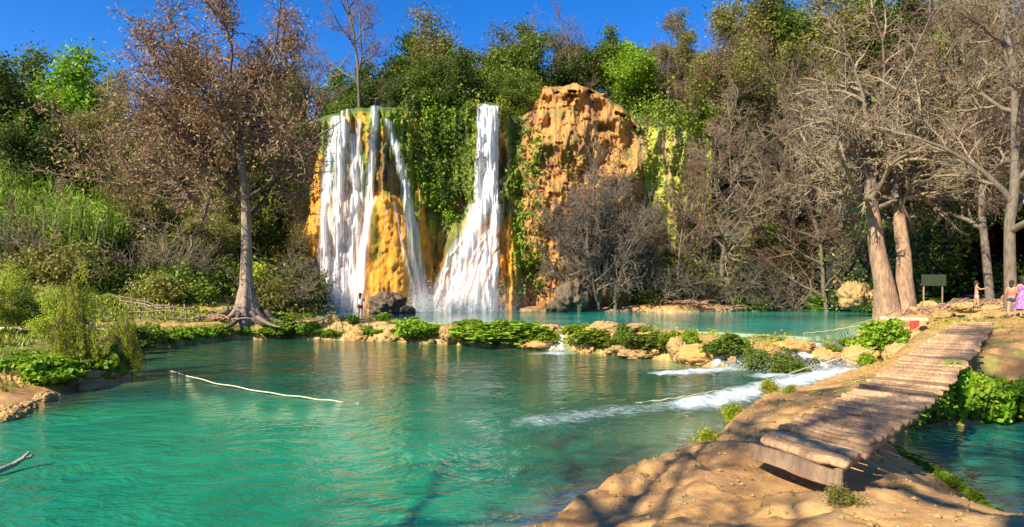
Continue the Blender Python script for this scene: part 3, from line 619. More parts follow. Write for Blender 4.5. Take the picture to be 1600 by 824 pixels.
# ---- the old twin trunked tree on the right shore
def twin():
    rng = np.random.default_rng(15); x, y, _ = P(1396, 458, d=43); z = H1(x, y) - .1
    root = empty('old_tree', (x, y, z)); parts = []; out = [[] for _ in SB]; tips = []
    S = [(9, .05, .01, 14, 56, .60, .46), (7, .15, .03, 7, 48, .5, .2), (5, .2, .03, 6, 50, .5, .15), (4, .25, .02, 6, 50, .6, .1), (3, .3, 0, 0, 0, 0, 0)]
    for dx, dr, r, L in ((-.35, (-.04, 0, 1), .66, 14), (.80, (.10, .05, 1), .54, 15)): grow(rng, (dx, 0, -.5), dr, L, r, 0, S, out, tips)
    V, F = tubes([(p, r * (1 + .55 * np.exp(-np.clip(p[:, 2], 0, 99) / 1.6)), 18) for p, r in out[0]] + [(a, b * .6, 6) for a, b in out[1]]); hi = V[F[:, 0], 2] > 7.0; hi |= np.arange(len(F)) >= 2 * 9 * 18
    V = V + (noise(V[:, 0] * 2.2, V[:, 1] * 2.2, V[:, 2] * .3, 5)[:, None] - .5) * np.array([.5, .5, 0]) * np.exp(-V[:, 2:3] / 9)
    ob('trunk', mesh('trunk', V, F, [bark_mat('old_tree_bark', (.44, .27, .155), (.13, .08, .05), 1.6), bark_dusk], fm=hi.astype(int)), root)
    V, F = wood(out, (2, 3, 4), .016); ob('crown', mesh('crown', V, F, bark_pale), root)
    tag(root, 'huge twin trunked bare tree with peeling reddish bark beside the dark cave', 'tree')
twin()

R = random.Random(11)
def hz(x, y): return H1(x, y) - .15
def row(keys, spots, label, group, cat='tree', s0=(.85, 1.15), name=None):
    """spots: (px, distance, scale)"""
    res = []
    for i, (px, d, s) in enumerate(spots):
        x = (px - 800) / 1000 * d
        o = place(keys[i % len(keys)], (x, d, hz(x, d)), R.uniform(0, 6.28), (lambda f: s * f if np.isscalar(s) else tuple(q * f for q in s))(R.uniform(*s0)), label, cat, group, name)
        res.append(o)
    return res
# big bare trees of the right shore, near to far
row(['bare0', 'bare2', 'bare1', 'bare3'], [(1128, 60, 1.0), (1185, 66, 1.15), (1245, 63, 1.2), (1300, 58, 1.15), (1345, 62, 1.3), (1410, 60, 1.3)], 'tall bare grey tree on the far shore right of the dome', 'bare trees on the right shore')
row(['bare3', 'bare1', 'bare0', 'bare2'], [(1548, 40, 1.15), (1630, 44, 1.2), (1620, 60, 1.3), (1465, 68, 1.3)], 'tall bare tree arching over the mouth of the cave', 'bare trees about the cave')
row(['bare1', 'bare3'], [(1057, 59, .68), (1005, 60.5, .55), (1092, 61, .78)], 'slim bare tree in front of the yellow green foot of the cliff', 'slim bare trees at the cliff foot')
row(['darkb'], [(935, 57.0, (1.05, 1.05, 1.6)), (962, 57.6, (.9, .9, 1.25)), (893, 58.0, (.75, .75, 1.1))], 'dark bare spreading tree in front of the tan dome of rock', 'bare trees before the tan dome', name='bare_tree')
row(['bare0'], [(1578, 30.5, 1.0)], 'dark trunked bare tree behind the strollers', 'dark tree by the strollers')
# hill on the right, mixed
row(['tan', 'oliv', 'bare2', 'leafy4', 'tan', 'bare0', 'oliv'], [(1045, 70, .6), (1075, 74, .65), (1120, 78, .75), (1165, 74, .95), (1210, 78, .95), (1255, 74, 1.0), (1300, 80, 1.0), (1350, 76, 1.0), (1400, 82, 1.0), (1450, 78, 1.05), (1510, 76, 1.0), (1570, 74, 1.05), (1630, 76, 1.0)], 'dry tan tree on the slope behind the right shore', 'dry trees on the right slope')
row(['leafy0', 'leafy3', 'leafy4', 'leafy1'], [(1085, 88, .7), (1128, 94, .9), (1172, 92, 1.4), (1215, 90, 1.3), (1260, 96, 1.4), (1180, 84, 1.1), (1310, 95, 1.4), (1360, 98, 1.4), (1420, 94, 1.4), (1480, 98, 1.4), (1545, 92, 1.4), (1610, 96, 1.4)], 'green leafy tree high on the ridge over the right shore', 'green trees on the right ridge')
row(['leafy3'], [(1195, 67, .85)], 'vivid green leafy tree caught by the sun among bare trees', 'vivid tree among the bare ones')
row(['tan', 'oliv', 'tan', 'bare0'], [(1100, 66, .85), (1150, 70, .9), (1215, 68, .95), (1270, 66, 1.0), (1330, 68, 1.05), (1385, 66, 1.1), (1440, 70, 1.1), (1495, 66, 1.1), (1550, 68, 1.1), (1605, 66, 1.1)], 'bushy tan tree filling the slope behind the right shore', 'bushy tan trees on the right slope')
for o_ in row(['oliv', 'tan', 'bare2', 'oliv', 'bare0', 'tan'], [(1425, 55, .7), (1462, 54, .8), (1495, 53.5, .85), (1530, 53.5, .9), (1570, 54, .9), (1610, 55, .9), (1480, 57, .9), (1550, 57, .95)], 'brown tree rooted on top of the cave', 'brown trees over the cave'): o_.location.z = 8.9 - abs(o_.location.x - 39) * .22
row(['leafy4', 'leafy0', 'leafy4'], [(1105, 90, .8), (1075, 88, .7), (1140, 98, 1.2), (1178, 96, 1.8), (1225, 98, 1.9), (1275, 96, 1.8), (1325, 100, 1.8), (1375, 98, 1.8), (1150, 84, .9), (1240, 84, 1.2), (1200, 100, 1.8), (1290, 86, 1.2), (1060, 84, .7)], 'olive green tree filling the skyline over the right shore', 'olive trees on the right skyline')
row(['leafy4', 'leafy0', 'leafy4', 'leafy2'], [(1165, 63, .75), (1205, 66, .85), (1240, 63, .8), (1275, 68, .95), (1320, 66, .85), (1100, 66, .6), (1360, 69, .9), (1410, 66, .95), (1475, 62, .9), (1540, 64, 1.0), (1600, 62, 1.0)], 'shaded green tree standing between the bare trees of the right shore', 'green trees between the bare ones')
row(['leafy3', 'leafy5'], [(1222, 64, .6), (1345, 60, .55), (1450, 58, .6), (1150, 62, .45), (1290, 61, .45)], 'small bright yellow green tree glowing among the grey trunks', 'bright small trees on the right shore')
# cliff top, middle
row(['leafy0', 'leafy1', 'leafy2', 'leafy4'], [(560, 72, .85), (610, 70, .8), (650, 73, 1.1), (690, 70, 1.05), (735, 76, .95), (705, 82, 1.15), (775, 72, .85), (800, 78, 1.05), (835, 70, .9), (865, 77, .85), (640, 84, 1.2)], 'dense green tree on the cliff top above the falls', 'green trees above the falls')
row(['leafy1', 'leafy0', 'leafy3', 'leafy2'], [(915, 71, .85), (950, 74, .95), (985, 70, .8), (1020, 75, .8), (935, 84, 1.0), (1045, 82, .75), (890, 84, .95), (1000, 86, .9)], 'dense green tree on the cliff top above the tan dome', 'green trees above the tan dome')
row(['bare1', 'bare3', 'bare1'], [(565, 69, .85), (808, 73, .70), (895, 73, .68)], 'thin pale leafless tree sticking out over the green cliff top', 'pale leafless trees on the cliff top')
row(['leafy0', 'leafy2', 'leafy1'], [(665, 65.0, .62), (712, 65.5, .66), (640, 65.5, .55), (795, 65, .55), (822, 66, .6), (690, 66, .7), (772, 66, .55), (742, 67, .6)], 'small dark tree rooted on the brink between the falls', 'small trees on the brink')
# left hill
row(['leafy3', 'leafy0'], [(85, 66, 1.5), (170, 72, 1.35), (130, 70, 1.3), (35, 74, 1.3)], 'tall vivid green tree on the left hill above the cane', 'tall green trees on the left hill')
row(['leafy4', 'leafy1', 'leafy0'], [(-20, 64, 1.1), (20, 80, 1.2), (215, 76, 1.15), (265, 78, 1.2), (320, 76, 1.2), (370, 78, 1.2), (420, 76, 1.15), (475, 74, 1.1), (520, 76, 1.1), (-70, 70, 1.2)], 'green tree on the ridge behind the russet cypress', 'trees on the left ridge')
row(['oliv', 'tan', 'leafy4'], [(205, 60, .7), (250, 63, .8), (300, 62, .75), (350, 61, .7), (395, 63, .75), (440, 64, .75), (235, 54, .6), (470, 63.5, .6), (285, 55, .5), (330, 54.5, .5)], 'thin brownish tree on the slope behind the russet cypress', 'brownish trees on the left slope')
row(['leafy1', 'leafy0', 'leafy2'], [(-5, 57, .8), (45, 59, .8), (100, 58, .85), (150, 58, .8), (190, 60, .75), (75, 63, .9), (10, 64, 1.0)], 'rounded green tree at the top edge of the cane slope', 'rounded trees over the cane')
row(['leafy2', 'leafy4', 'leafy1'], [(420, 57, .55), (455, 57, .5), (400, 60, .6), (435, 61, .65), (370, 57, .5)], 'dark bushy tree between the russet cypress and the falls', 'bushy trees left of the falls')
# off behind the camera: the trees whose shade falls across the rock and the footbridge
place('bare3', (-6.5, -6.5, 1.4), 1.0, 1.35, 'bare tree behind the viewpoint casting thin shade on the near rock', 'tree', 'shade trees')
place('leafy2', (-7.8, -2.2, 1.3), 2.2, .62, 'leafy tree behind the viewpoint casting broken shade on the near rock', 'tree', 'shade trees')

# ---- small trees of the left bank
SY = [(6, .14, .02, 8, 52, .7, .35), (6, .16, -.02, 7, 46, .5, .2), (4, .2, -.08, 5, 45, .55, .2), (3, .2, -.15, 0, 0, 0, 0)]
make_tree('bank0', 'young_tree', 400, SY, 1.9, .07, bark_grey, bark_dark, lf_yel, 8, .085, .16, hung=.12, minr=.008)
make_tree('bank1', 'young_tree', 401, SY, 1.8, .08, bark_dark, bark_dark, lf_mid, 9, .085, .18, minr=.008)
SW = [(6, .16, .0, 9, 50, .62, .3), (7, .12, -.06, 8, 45, .6, .15), (6, .10, -.28, 5, 30, .8, .2), (5, .06, -.45, 0, 0, 0, 0)]
make_tree('willow', 'willow_tree', 402, SW, 2.6, .08, bark_grey, bark_dark, lf_yel, 14, .085, .08, hung=.9, minr=.006, lflat=.0)
def at(px, py, z): return P(px, py, z=z)
def bank(key, px, d, s, label, rz=0.0, group=None, cat='tree', dz=0.0):
    x = (px - 800) / 1000 * d; return place(key, (x, d, H1(x, d) - .05 + dz), rz, s, label, cat, group)
bank('willow', 146, 20.5, (.52, .52, .98), 'weeping yellow green willow leaning over the edge of the lower pool', 1.0)
bank('willow', 176, 22.5, (.42, .42, .68), 'smaller willow just behind the weeping one on the left bank', 3.0)
bank('bank1', 50, 27, .78, 'low round dark tree on the grass beside the pale path', .4)
bank('bank0', 88, 24.5, .75, 'slanting young tree with thin pale leaves in front of the round dark one', 1.9)
bank('bank0', -15, 26, .9, 'yellow green sapling half out of view on the lawn', .6)
bank('bank0', 20, 38, .9, 'pale leafed tree at the foot of the grassy slope', 5.0)

# ------------------------------------------------------------------ masses of small growth nobody could count
def scatter(name, n, box, cond, leafm, size, up, seed, kind='undergrowth', per=5, spread=.35, cl=None, aspect=.55, droop=0.0, flat=.2):
    rng = np.random.default_rng(seed); x = rng.uniform(box[0], box[1], n); y = rng.uniform(box[2], box[3], n)
    h = height(x, y); k = cond(x, y, h, rng); x, y, h = x[k], y[k], h[k]
    cz = h + rng.uniform(0, 1, len(x)) ** 1.3 * (up(x, y) if callable(up) else up)
    c = np.stack([x, y, cz], 1); c = np.repeat(c, per, 0); c = c + rng.normal(size=c.shape) * spread
    V, F = leaves(rng, c, size, aspect, flat, droop)
    fm = (fbm(c[:, 0] / 4, c[:, 1] / 4, c[:, 2] / 4, s=seed) * len(leafm) * 1.5 - len(leafm) * .25 + rng.uniform(-.4, .4, len(c))).astype(int).clip(0, len(leafm) - 1)
    return tag(ob(name, mesh(name, V, F, leafm, fm=fm, smooth_=False)), kind='stuff')
inv = lambda x, y: (x / y * 1000 + 800 < 1680) & (x / y * 1000 + 800 > -80)
scatter('undergrowth', 44000, (-62, 78, 42, 118), lambda x, y, h, r: inv(x, y) & (y > yc_of(x) - 1) & ~((x > -24) & (x < 15) & (y < 69)) & (fbm(x / 3, y / 3, s=3) + r.uniform(-.2, .2, len(x)) > .38),
        [lf_dark, lf_mid, lf_olive, lf_mid, lf_dry], .42, lambda x, y: 2.6, 501, per=5, spread=.45)
scatter('undergrowth', 26000, (12, 64, 40, 84), lambda x, y, h, r: inv(x, y) & (poly_sd(x, y, UPPER) < -1.2) & (y > np.interp(x, [12, 28, 34, 60], [56.5, 62, 50, 46])) & (fbm(x / 2.5, y / 2.5, s=4) + r.uniform(-.15, .15, len(x)) > .46),
        [lf_olive, lf_mid, lf_dark, lf_bright, lf_olive], .30, lambda x, y: 2.4, 502, per=5, spread=.35)
scatter('undergrowth', 6000, (-36, -19, 40, 62), lambda x, y, h, r: (poly_sd(x, y, UPPER) < -1.0) & (fbm(x / 2.5, y / 2.5, s=4) + r.uniform(-.15, .15, len(x)) > .46) & (y > 44 - (x + 19) * .1),
        [lf_mid, lf_yel, lf_dark, lf_olive], .28, lambda x, y: 1.4, 503, per=5, spread=.3)
def on_cliff(name, n, dens, mats, size, off, seed, label=None, cat=None, per=4, spread=.22, kind=None, droop=.5, box=(560, 1110, 130, 488)):
    rng = np.random.default_rng(seed); px = rng.uniform(box[0], box[1], n); py = rng.uniform(box[2], box[3], n)
    k = dens(px, py) > rng.uniform(0, 1, n); px, py = px[k], py[k]
    c = cliff_pt(px, py, off * rng.uniform(0, 1, len(px))); c = np.repeat(c, per, 0) + rng.normal(size=(len(px) * per, 3)) * spread
    V, F = leaves(rng, c, size, .75, .1, droop)
    fm = (fbm(c[:, 0] / 2, c[:, 1] / 2, c[:, 2] / 2, s=seed) * len(mats) * 1.4 - len(mats) * .2 + rng.uniform(-.3, .3, len(c))).astype(int).clip(0, len(mats) - 1)
    o = ob(name, mesh(name, V, F, mats, fm=fm, smooth_=False)); return tag(o, label, cat, kind=kind)
on_cliff('climbing_vine', 13000, lambda x, y: np.exp(-np.abs((x - I(y, 150, 690, 250, 686, 330, 700)) / I(y, 150, 55, 250, 48, 300, 38, 345, 20)) ** 4) * (y > 140) * smooth((350 - y) / 20),
         [lf_mid, lf_bright, lf_dark, lf_mid, lf_dark], .31, 1.2, 601, 'thick curtain of broad green vine leaves hanging between the two falls', 'vine')
on_cliff('climbing_vine', 6000, lambda x, y: np.exp(-np.abs((x - I(y, 210, 822, 300, 818, 430, 832, 460, 838)) / I(y, 210, 18, 300, 25, 460, 22)) ** 4) * (y > 200) * smooth((465 - y) / 15),
         [lf_dark, lf_mid, lf_bright], .34, .9, 602, 'narrow column of green vine right of the tall white fall', 'vine')
on_cliff('climbing_vine', 5200, lambda x, y: np.exp(-((x - 912) / 46) ** 4 - ((y - 262) / 56) ** 4) * smooth((fbm(x / 12, y / 14, s=77) - .38) * 8), [lf_olive, lf_mid, lf_dark, lf_dry], .26, .9, 603, 'patch of olive shrubs clinging to the hollow of the tan dome', 'shrub')
on_cliff('climbing_vine', 700, lambda x, y: np.exp(-((x - 915) / 14) ** 4 - ((y - 152) / 14) ** 4), [lf_olive, lf_mid], .26, .6, 604, 'small green tuft growing near the top lip of the tan dome', 'shrub')
on_cliff('climbing_vine', 7000, lambda x, y: .75 * smooth((x - I(y, 150, 985, 487, 1025)) / 15) * smooth((fbm(x / 14, y / 20, s=9) - .40) * 7), [lf_yel, lf_olive, lf_bright, lf_dry], .30, .6, 605,
         'loose yellow green creeper over the cliff right of the tan dome', 'vine')
on_cliff('climbing_vine', 5000, lambda x, y: smooth((I(y, 200, 505, 300, 476, 400, 452, 487, 452) - x) / 14) * smooth((fbm(x / 14, y / 20, s=19) - .36) * 7), [lf_mid, lf_olive, lf_dark, lf_yel], .32, .9, 606,
         'dull green bushes and creeper on the cliff left of the veil fall', 'vine', box=(382, 520, 190, 487))
on_cliff('climbing_vine', 900, lambda x, y: np.exp(-((x - 628) / 22) ** 4 - ((y - 185) / 22) ** 4), [lf_yel, lf_bright], .28, .6, 607, 'bright moss and fern hanging at the top right of the veil fall', 'vine')
on_cliff('climbing_vine', 700, lambda x, y: .6 * np.exp(-((x - 606) / 20) ** 4 - ((y - 262) / 36) ** 4), [lf_dry, lf_olive], .30, .4, 608, 'brown hanging roots and dry fern behind the veil fall', 'vine')
scatter('moss', 9000, (-20, 18, 22, 46), lambda x, y, h, r: (h > .1) & (h < 1.7) & (poly_sd(x, y, LOWER) < -.05) & (poly_sd(x, y, LOWER) > -4.5) & (poly_sd(x, y, UPPER) < -.25) & (y > 23.5 - (x > 10) * 1.2) & (fbm(x * 1.1, y * 1.1, s=206) + r.uniform(-.08, .08, len(x)) > .47),
        [lf_rim, lf_yel, lf_mid, lf_rim], .11, .10, 504, per=7, spread=.12, flat=.5)
on_cliff('climbing_vine', 1500, lambda x, y: np.exp(-((x - 822) / 18) ** 4 - ((y - 185) / 32) ** 4), [lf_olive, lf_mid, lf_dark, lf_dry], .28, .9, 609, 'olive shrubs on the left shoulder of the tan dome', 'shrub')
on_cliff('climbing_vine', 900, lambda x, y: np.exp(-((x - 740) / 7) ** 4 - ((y - 166) / 10) ** 4) + np.exp(-((x - 786) / 8) ** 4 - ((y - 172) / 18) ** 4), [lf_yel, lf_mid], .24, .7, 610, 'ferns framing the top of the tall white fall', 'fern', box=(725, 800, 140, 200))
on_cliff('climbing_vine', 2200, lambda x, y: .8 * np.exp(-((x - I(y, 160, 985, 480, 1012)) / 22) ** 4) * (y > 165) * smooth((fbm(x / 10, y / 14, s=88) - .42) * 8), [lf_olive, lf_yel, lf_mid], .27, .6, 611, 'ragged green creeper edging the right side of the tan dome', 'vine')
# cane on the left slope
def cane():
    rng = np.random.default_rng(44); n = 15000
    x = rng.uniform(-54, -22, n); y = rng.uniform(44, 62, n); px = x / y * 1000 + 800
    k = (px > -60) & (px < I(y, 44, 150, 52, 205, 62, 215)) & (fbm(x / 2.2, y / 2.2, s=70) > .36); x, y = x[k], y[k]; h = height(x, y); n = len(x)
    Hh = rng.uniform(2.2, 4.8, n) * (.7 + .6 * fbm(x / 4, y / 4, s=71)); a = rng.uniform(0, 6.28, n); lean = rng.uniform(.1, .9, n); w = rng.uniform(.05, .11, n)
    dx, dy = np.cos(a), np.sin(a); V = []
    for t in (0, .5, .85, 1.0):
        ww = w * (1.3 - t) ; ox = dx * lean * t ** 3; oy = dy * lean * t ** 3; zz = h + Hh * (t - .12 * (t ** 4) * lean)
        V += [np.stack([x + ox - dy * ww, y + oy + dx * ww * .3, zz], 1), np.stack([x + ox + dy * ww, y + oy - dx * ww * .3, zz], 1)]
    V = np.stack(V, 1).reshape(-1, 3); b = (np.arange(n) * 8)[:, None]
    F = np.concatenate([b + np.array([[i, i + 1, i + 3, i + 2]]) for i in (0, 2, 4)])
    c = np.stack([x, y, h + Hh * rng.uniform(.35, 1, n)], 1); c = np.repeat(c, 3, 0) + rng.normal(size=(3 * n, 3)) * .3
    V2, F2 = leaves(rng, c, .75, .13, .2, .5)
    VV, FF, fm = join([(V, F), (V2, F2)])
    tag(ob('cane', mesh('cane', VV, FF, [lf_mid, lf_bright], fm=fm, smooth_=False)), kind='stuff')
cane()
def grass(name, n, box, cond, hgt, seed, mats, w=.02):
    rng = np.random.default_rng(seed); x = rng.uniform(box[0], box[1], n); y = rng.uniform(box[2], box[3], n); h = height(x, y); k = cond(x, y, h); x, y, h = x[k], y[k], h[k]; n = len(x)
    a = rng.uniform(0, 6.28, n); H_ = hgt * rng.uniform(.4, 1.3, n); W = w * np.maximum(1, y / 12)
    b0 = np.stack([x - np.sin(a) * W, y + np.cos(a) * W, h - .02], 1); b1 = np.stack([x + np.sin(a) * W, y - np.cos(a) * W, h - .02], 1); t = np.stack([x + np.cos(a) * H_ * .5, y + np.sin(a) * H_ * .5, h + H_], 1)
    V = np.stack([b0, b1, t], 1).reshape(-1, 3); F = np.arange(3 * n).reshape(n, 3)
    tag(ob(name, mesh(name, V, F, mats, smooth_=False, fm=rng.integers(0, len(mats), n))), kind='stuff')
grass('grass', 60000, (-46, -13, 14, 50), lambda x, y, h: (h > .25) & (x / y * 1000 > -900) & (fbm(x / 2, y / 2, s=91) > .42) & (seg_d(x, y, [(-60, 26), (-30, 30), (-20, 33), (-16, 36.5)]) > 1.1) & (poly_sd(x, y, LOWER) < -.8), .22, 700, [lf_yel, lf_olive, lf_mid], .03)
grass('grass', 26000, (-1, 24, 4.5, 30), lambda x, y, h: (h > .12) & (((fbm(x * 1.1, y * 1.1, s=92) > .60) & (y > 9)) | (fbm(x * 1.1, y * 1.1, s=95) > .70) | ((np.abs(poly_sd(x, y, RIGHT) + .45) < .32) & (x < 9.5))) & (seg_d(x, y, [tuple(p[:2]) for p in (BLw + BRw) / 2]) > .9), .09, 701, [lf_yel, lf_bright, lf_olive], .010)
def bush_mesh(seed, lm, n=2300, size=.16, hang=0.0):
    rng = np.random.default_rng(seed); d = rng.normal(size=(n, 3)); d[:, 2] = np.abs(d[:, 2]) * (1 if not hang else 1) - (.25 + hang); d /= np.linalg.norm(d, axis=1)[:, None]
    r = .82 + (fbm(d[:, 0] * 2.2, d[:, 1] * 2.2, d[:, 2] * 2.2, seed) - .5) * 1.1 + rng.normal(size=n) * .06
    V, F = leaves(rng, d * r[:, None], size, .8, .25, hang)
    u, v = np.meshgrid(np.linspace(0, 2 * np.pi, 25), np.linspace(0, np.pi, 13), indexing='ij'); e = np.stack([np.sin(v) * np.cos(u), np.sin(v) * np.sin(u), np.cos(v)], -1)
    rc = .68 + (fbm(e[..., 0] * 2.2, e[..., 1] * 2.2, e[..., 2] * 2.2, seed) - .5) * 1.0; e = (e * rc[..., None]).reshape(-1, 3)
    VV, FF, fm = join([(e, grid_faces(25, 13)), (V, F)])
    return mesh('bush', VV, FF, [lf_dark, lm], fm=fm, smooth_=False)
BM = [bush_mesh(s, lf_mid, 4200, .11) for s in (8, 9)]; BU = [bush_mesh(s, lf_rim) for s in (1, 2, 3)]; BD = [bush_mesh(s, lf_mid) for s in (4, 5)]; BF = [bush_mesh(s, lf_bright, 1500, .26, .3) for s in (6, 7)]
# ------------------------------------------------------------------ rocks
def rock_mesh(seed, mat, amp=.35, res=40, stretch=(1, 1, 1), fr=1.9):
    u, v = np.meshgrid(np.linspace(0, 2 * np.pi, res * 2 + 1), np.linspace(.0, np.pi, res + 1), indexing='ij')
    d = np.stack([np.sin(v) * np.cos(u), np.sin(v) * np.sin(u), np.cos(v)], -1)
    r = 1 + (fbm(d[..., 0] * fr + seed, d[..., 1] * fr, d[..., 2] * fr, seed, 5) - .5) * 2 * amp + (np.abs(fbm(d[..., 0] * 3 * fr, d[..., 1] * 3 * fr + seed, d[..., 2] * 3 * fr, seed + 9, 3) - .5)) * -amp * 1.5 + (fbm(d[..., 0] * 9 * fr, d[..., 1] * 9 * fr + seed, d[..., 2] * 9 * fr, seed + 19, 2) - .5) * amp * .35
    V = d * r[..., None] * np.array(stretch) ; return mesh('rock', V.reshape(-1, 3), grid_faces(res * 2 + 1, res + 1), mat)
def stone(name, c1, c2, c3, sc_=1.5):
    m = N(name); v = m.pos(sc_, sc_, sc_); f = m.noise(1.6, 6, .6, v); g = m.noise(9, 5, .65, v)
    c = m.mix(m.ramp(f, .35, .62), c1, c2); c = m.mix(m.ramp(g, .5, .68), c, c3)
    return m.end(m.n('BsdfPrincipled', Base_Color=c, Roughness=.8, Normal=m.bump(m.math('ADD', f, m.math('MULTIPLY', g, .5)), .9, .1)))
st_or = stone('orange_tufa', (.66, .36, .11), (.50, .27, .08), (.24, .22, .05)); st_tan = stone('tan_tufa', (.52, .34, .13), (.36, .21, .075), (.17, .17, .04)); st_dk = stone('dark_rock', (.10, .07, .045), (.19, .125, .07), (.04, .03, .02)); st_moss = stone('mossy_rock', (.07, .11, .015), (.16, .19, .03), (.30, .2, .07))
RK = {'or': [rock_mesh(s, st_or) for s in (1, 2, 3)], 'tan': [rock_mesh(s, st_tan, .42) for s in (4, 5, 6)], 'dk': [rock_mesh(s, st_dk, .5, 34, fr=2.2) for s in (7, 8)], 'moss': [rock_mesh(s, st_moss, .3) for s in (10, 11)]}
def edge_py(px): return I(px, 190, 597, 205, 556, 240, 546, 300, 538, 380, 532, 450, 528, 520, 531, 600, 533, 700, 538, 790, 544, 880, 549, 980, 556, 1060, 566, 1120, 575, 1230, 583)
def rim_d(px): return 3000.0 / (edge_py(px) - 450)
def put(me, name, px, d, pyb, w, h, label, cat, group=None, depth=1.0, rz=None, sink=.25):
    if name in ('leafy_bush', 'fern'): w, h, sink = w * 1.42, h * (.92 if px < 1200 and d > 27 else 1.12), .2
    """a thing that spans w by h pixels of the photograph, its foot at pyb"""
    k = d / 1000.0; o = ob(name, me)
    o.location = ((px - 800) * k, d, CAMZ + (450 - pyb) * k + h * k * (.5 - sink * .5)); o.scale = (w * k / 2, w * k / 2 * depth, h * k / 2 * (1 + sink)); o.rotation_euler = (0, 0, R.uniform(0, 6.28) if rz is None else rz)
    return tag(o, label, cat, group)
RR = [('or', 560, 536, 40, 24, 'orange rock at the water edge between green bushes'), ('tan', 618, 533, 44, 26, 'rough tan rock left of the widest round bush'), ('or', 586, 537, 30, 13, 'flat pale orange stone at the foot of the rim'),
      ('or', 637, 536, 26, 22, 'tilted orange stone leaning against the round bush'), ('tan', 705, 536, 46, 30, 'crumbly tan rock between two large green bushes'), ('tan', 728, 538, 26, 18, 'smaller crumbly tan rock left of the long bush'),
      ('or', 522, 508, 38, 16, 'reddish orange rock on top of the rim behind the cress'), ('tan', 858, 524, 50, 18, 'flat tan ledge stone above the little fall'), ('or', 912, 552, 46, 24, 'rounded orange brown rock right of the first little fall'),
      ('tan', 945, 523, 62, 22, 'long rounded tan boulder lying on the rim top'), ('tan', 995, 515, 46, 10, 'low grey tan rock on the rim beside the upright bush'), ('tan', 1005, 559, 90, 16, 'long low ledge of broken tan rock at the waterline'),
      ('or', 1096, 569, 78, 30, 'smooth orange dome of rock at the waterline'), ('tan', 1060, 556, 50, 30, 'knobbly tan rock above the smooth orange dome'), ('tan', 965, 552, 46, 14, 'tan stone under the upright bush'), ('or', 846, 545, 60, 14, 'ochre stone left of the first little fall')]
for kd, px, pb, w, h, lb in RR:
    d = rim_d(px) + (1.6 if pb < edge_py(px) - 16 else .35); put(R.choice(RK[kd]), 'rock', px, d, pb, w, h, lb, 'rock', None, .7)
for i in range(34):
    px = R.uniform(210, 1175); d = rim_d(px) + R.uniform(-.1, 1.6); w = R.uniform(7, 19) * (30 / d) ** .3
    put(R.choice(RK[R.choice(['or', 'tan', 'tan', 'moss'])]), 'rock', px, d, edge_py(px) + 3 - R.uniform(0, 13), w, w * R.uniform(.45, .8), 'small ochre tufa stone set in the rim between the pools', 'rock', 'small stones of the rim', .9)
for px, d, pb, w, h, lb in [(606, 52.6, 491, 66, 36, 'large dark wet boulder at the foot of the orange apron'), (636, 52.0, 491, 26, 14, 'small dark boulder touching the large wet one'), (893, 56.6, 488, 62, 52, 'big grey rounded boulder under the dark spreading tree'),
                            (872, 56.0, 489, 36, 22, 'low dark rock left of the big grey boulder'), (478, 57.0, 444, 50, 44, 'dark mossy outcrop left of the veil fall')]:
    put(R.choice(RK['dk']), 'boulder', px, d, pb, w, h, lb, 'boulder', None, .8)
for px, d, pb, w, h, lb in [(1335, 47, 475, 56, 36, 'pale brown boulder on the far shore by a thin tree'), (1362, 46.5, 474, 34, 22, 'pale brown stone right of the larger shore boulder'), (1452, 37, 486, 34, 16, 'tan stone at the right end of the upper pool'), (1468, 33, 494, 30, 14, 'tan stone where the path reaches the upper pool'),
                            (1370, 26.2, 538, 28, 34, 'brown rock holding up the left end of the plank'), (1438, 26.4, 532, 24, 30, 'brown rock holding up the right end of the plank'), (1290, 24.6, 566, 62, 22, 'broad ochre rock the water slides over'), (1345, 24, 572, 60, 34, 'ochre rock under the bright bush'),
                            (1240, 25, 548, 70, 18, 'flat mossy ochre rock above the rapids'), (1405, 22.5, 566, 46, 30, 'tan rock beside the footbridge'), (1320, 19.6, 610, 80, 20, 'sunlit ochre rock at the near side of the rapids'), (1430, 24, 545, 40, 30, 'tan rock between the plank and the footbridge'), (1508, 29, 486, 40, 14, 'pale stone beside the path behind the footbridge')]:
    put(R.choice(RK['tan' if 'tan' in lb or 'pale' in lb else 'or']), 'rock', px, d, pb, w, h, lb, 'rock', None, .8)
for px, d, pb, w, h, lb in [(1182, 23.3, 582, 46, 40, 'dark green mossy rock between two small falls'), (1228, 22.8, 588, 66, 34, 'low dark mossy rock in the spray'), (1215, 25.5, 545, 40, 18, 'flat green mossed stone on the lip')]:
    put(R.choice(BM), 'mossy_rock', px, d, pb, w, h, lb, 'rock', None, .8)
for i in range(26):
    px = R.uniform(1380, 1600); d = R.uniform(26, 40); x = (px - 800) / 1000 * d; s = R.uniform(.12, .4)
    o = ob('rock', R.choice(RK['tan'])); o.location = (x, d, H1(x, d) + s * .2); o.scale = (s * 1.3, s, s * .7); o.rotation_euler = (0, 0, R.uniform(0, 6)); tag(o, 'small loose stone on the shady path', 'rock', 'loose stones on the path')
for i in range(22):
    px = R.uniform(-10, 185); pb = I(px, 0, 662, 60, 634, 110, 614, 190, 599); d = 3000 / (pb - 450) + R.uniform(-.1, .7); x = (px - 800) / 1000 * d; s = R.uniform(.08, .26)
    o = ob('rock', R.choice(RK[R.choice(['or', 'tan'])])); o.location = (x, d, max(0, H1(x, d)) + s * .15); o.scale = (s * 1.3, s, s * .8); o.rotation_euler = (0, 0, R.uniform(0, 6)); tag(o, 'small brown stone at the edge of the left bank', 'rock', 'stones of the left bank')
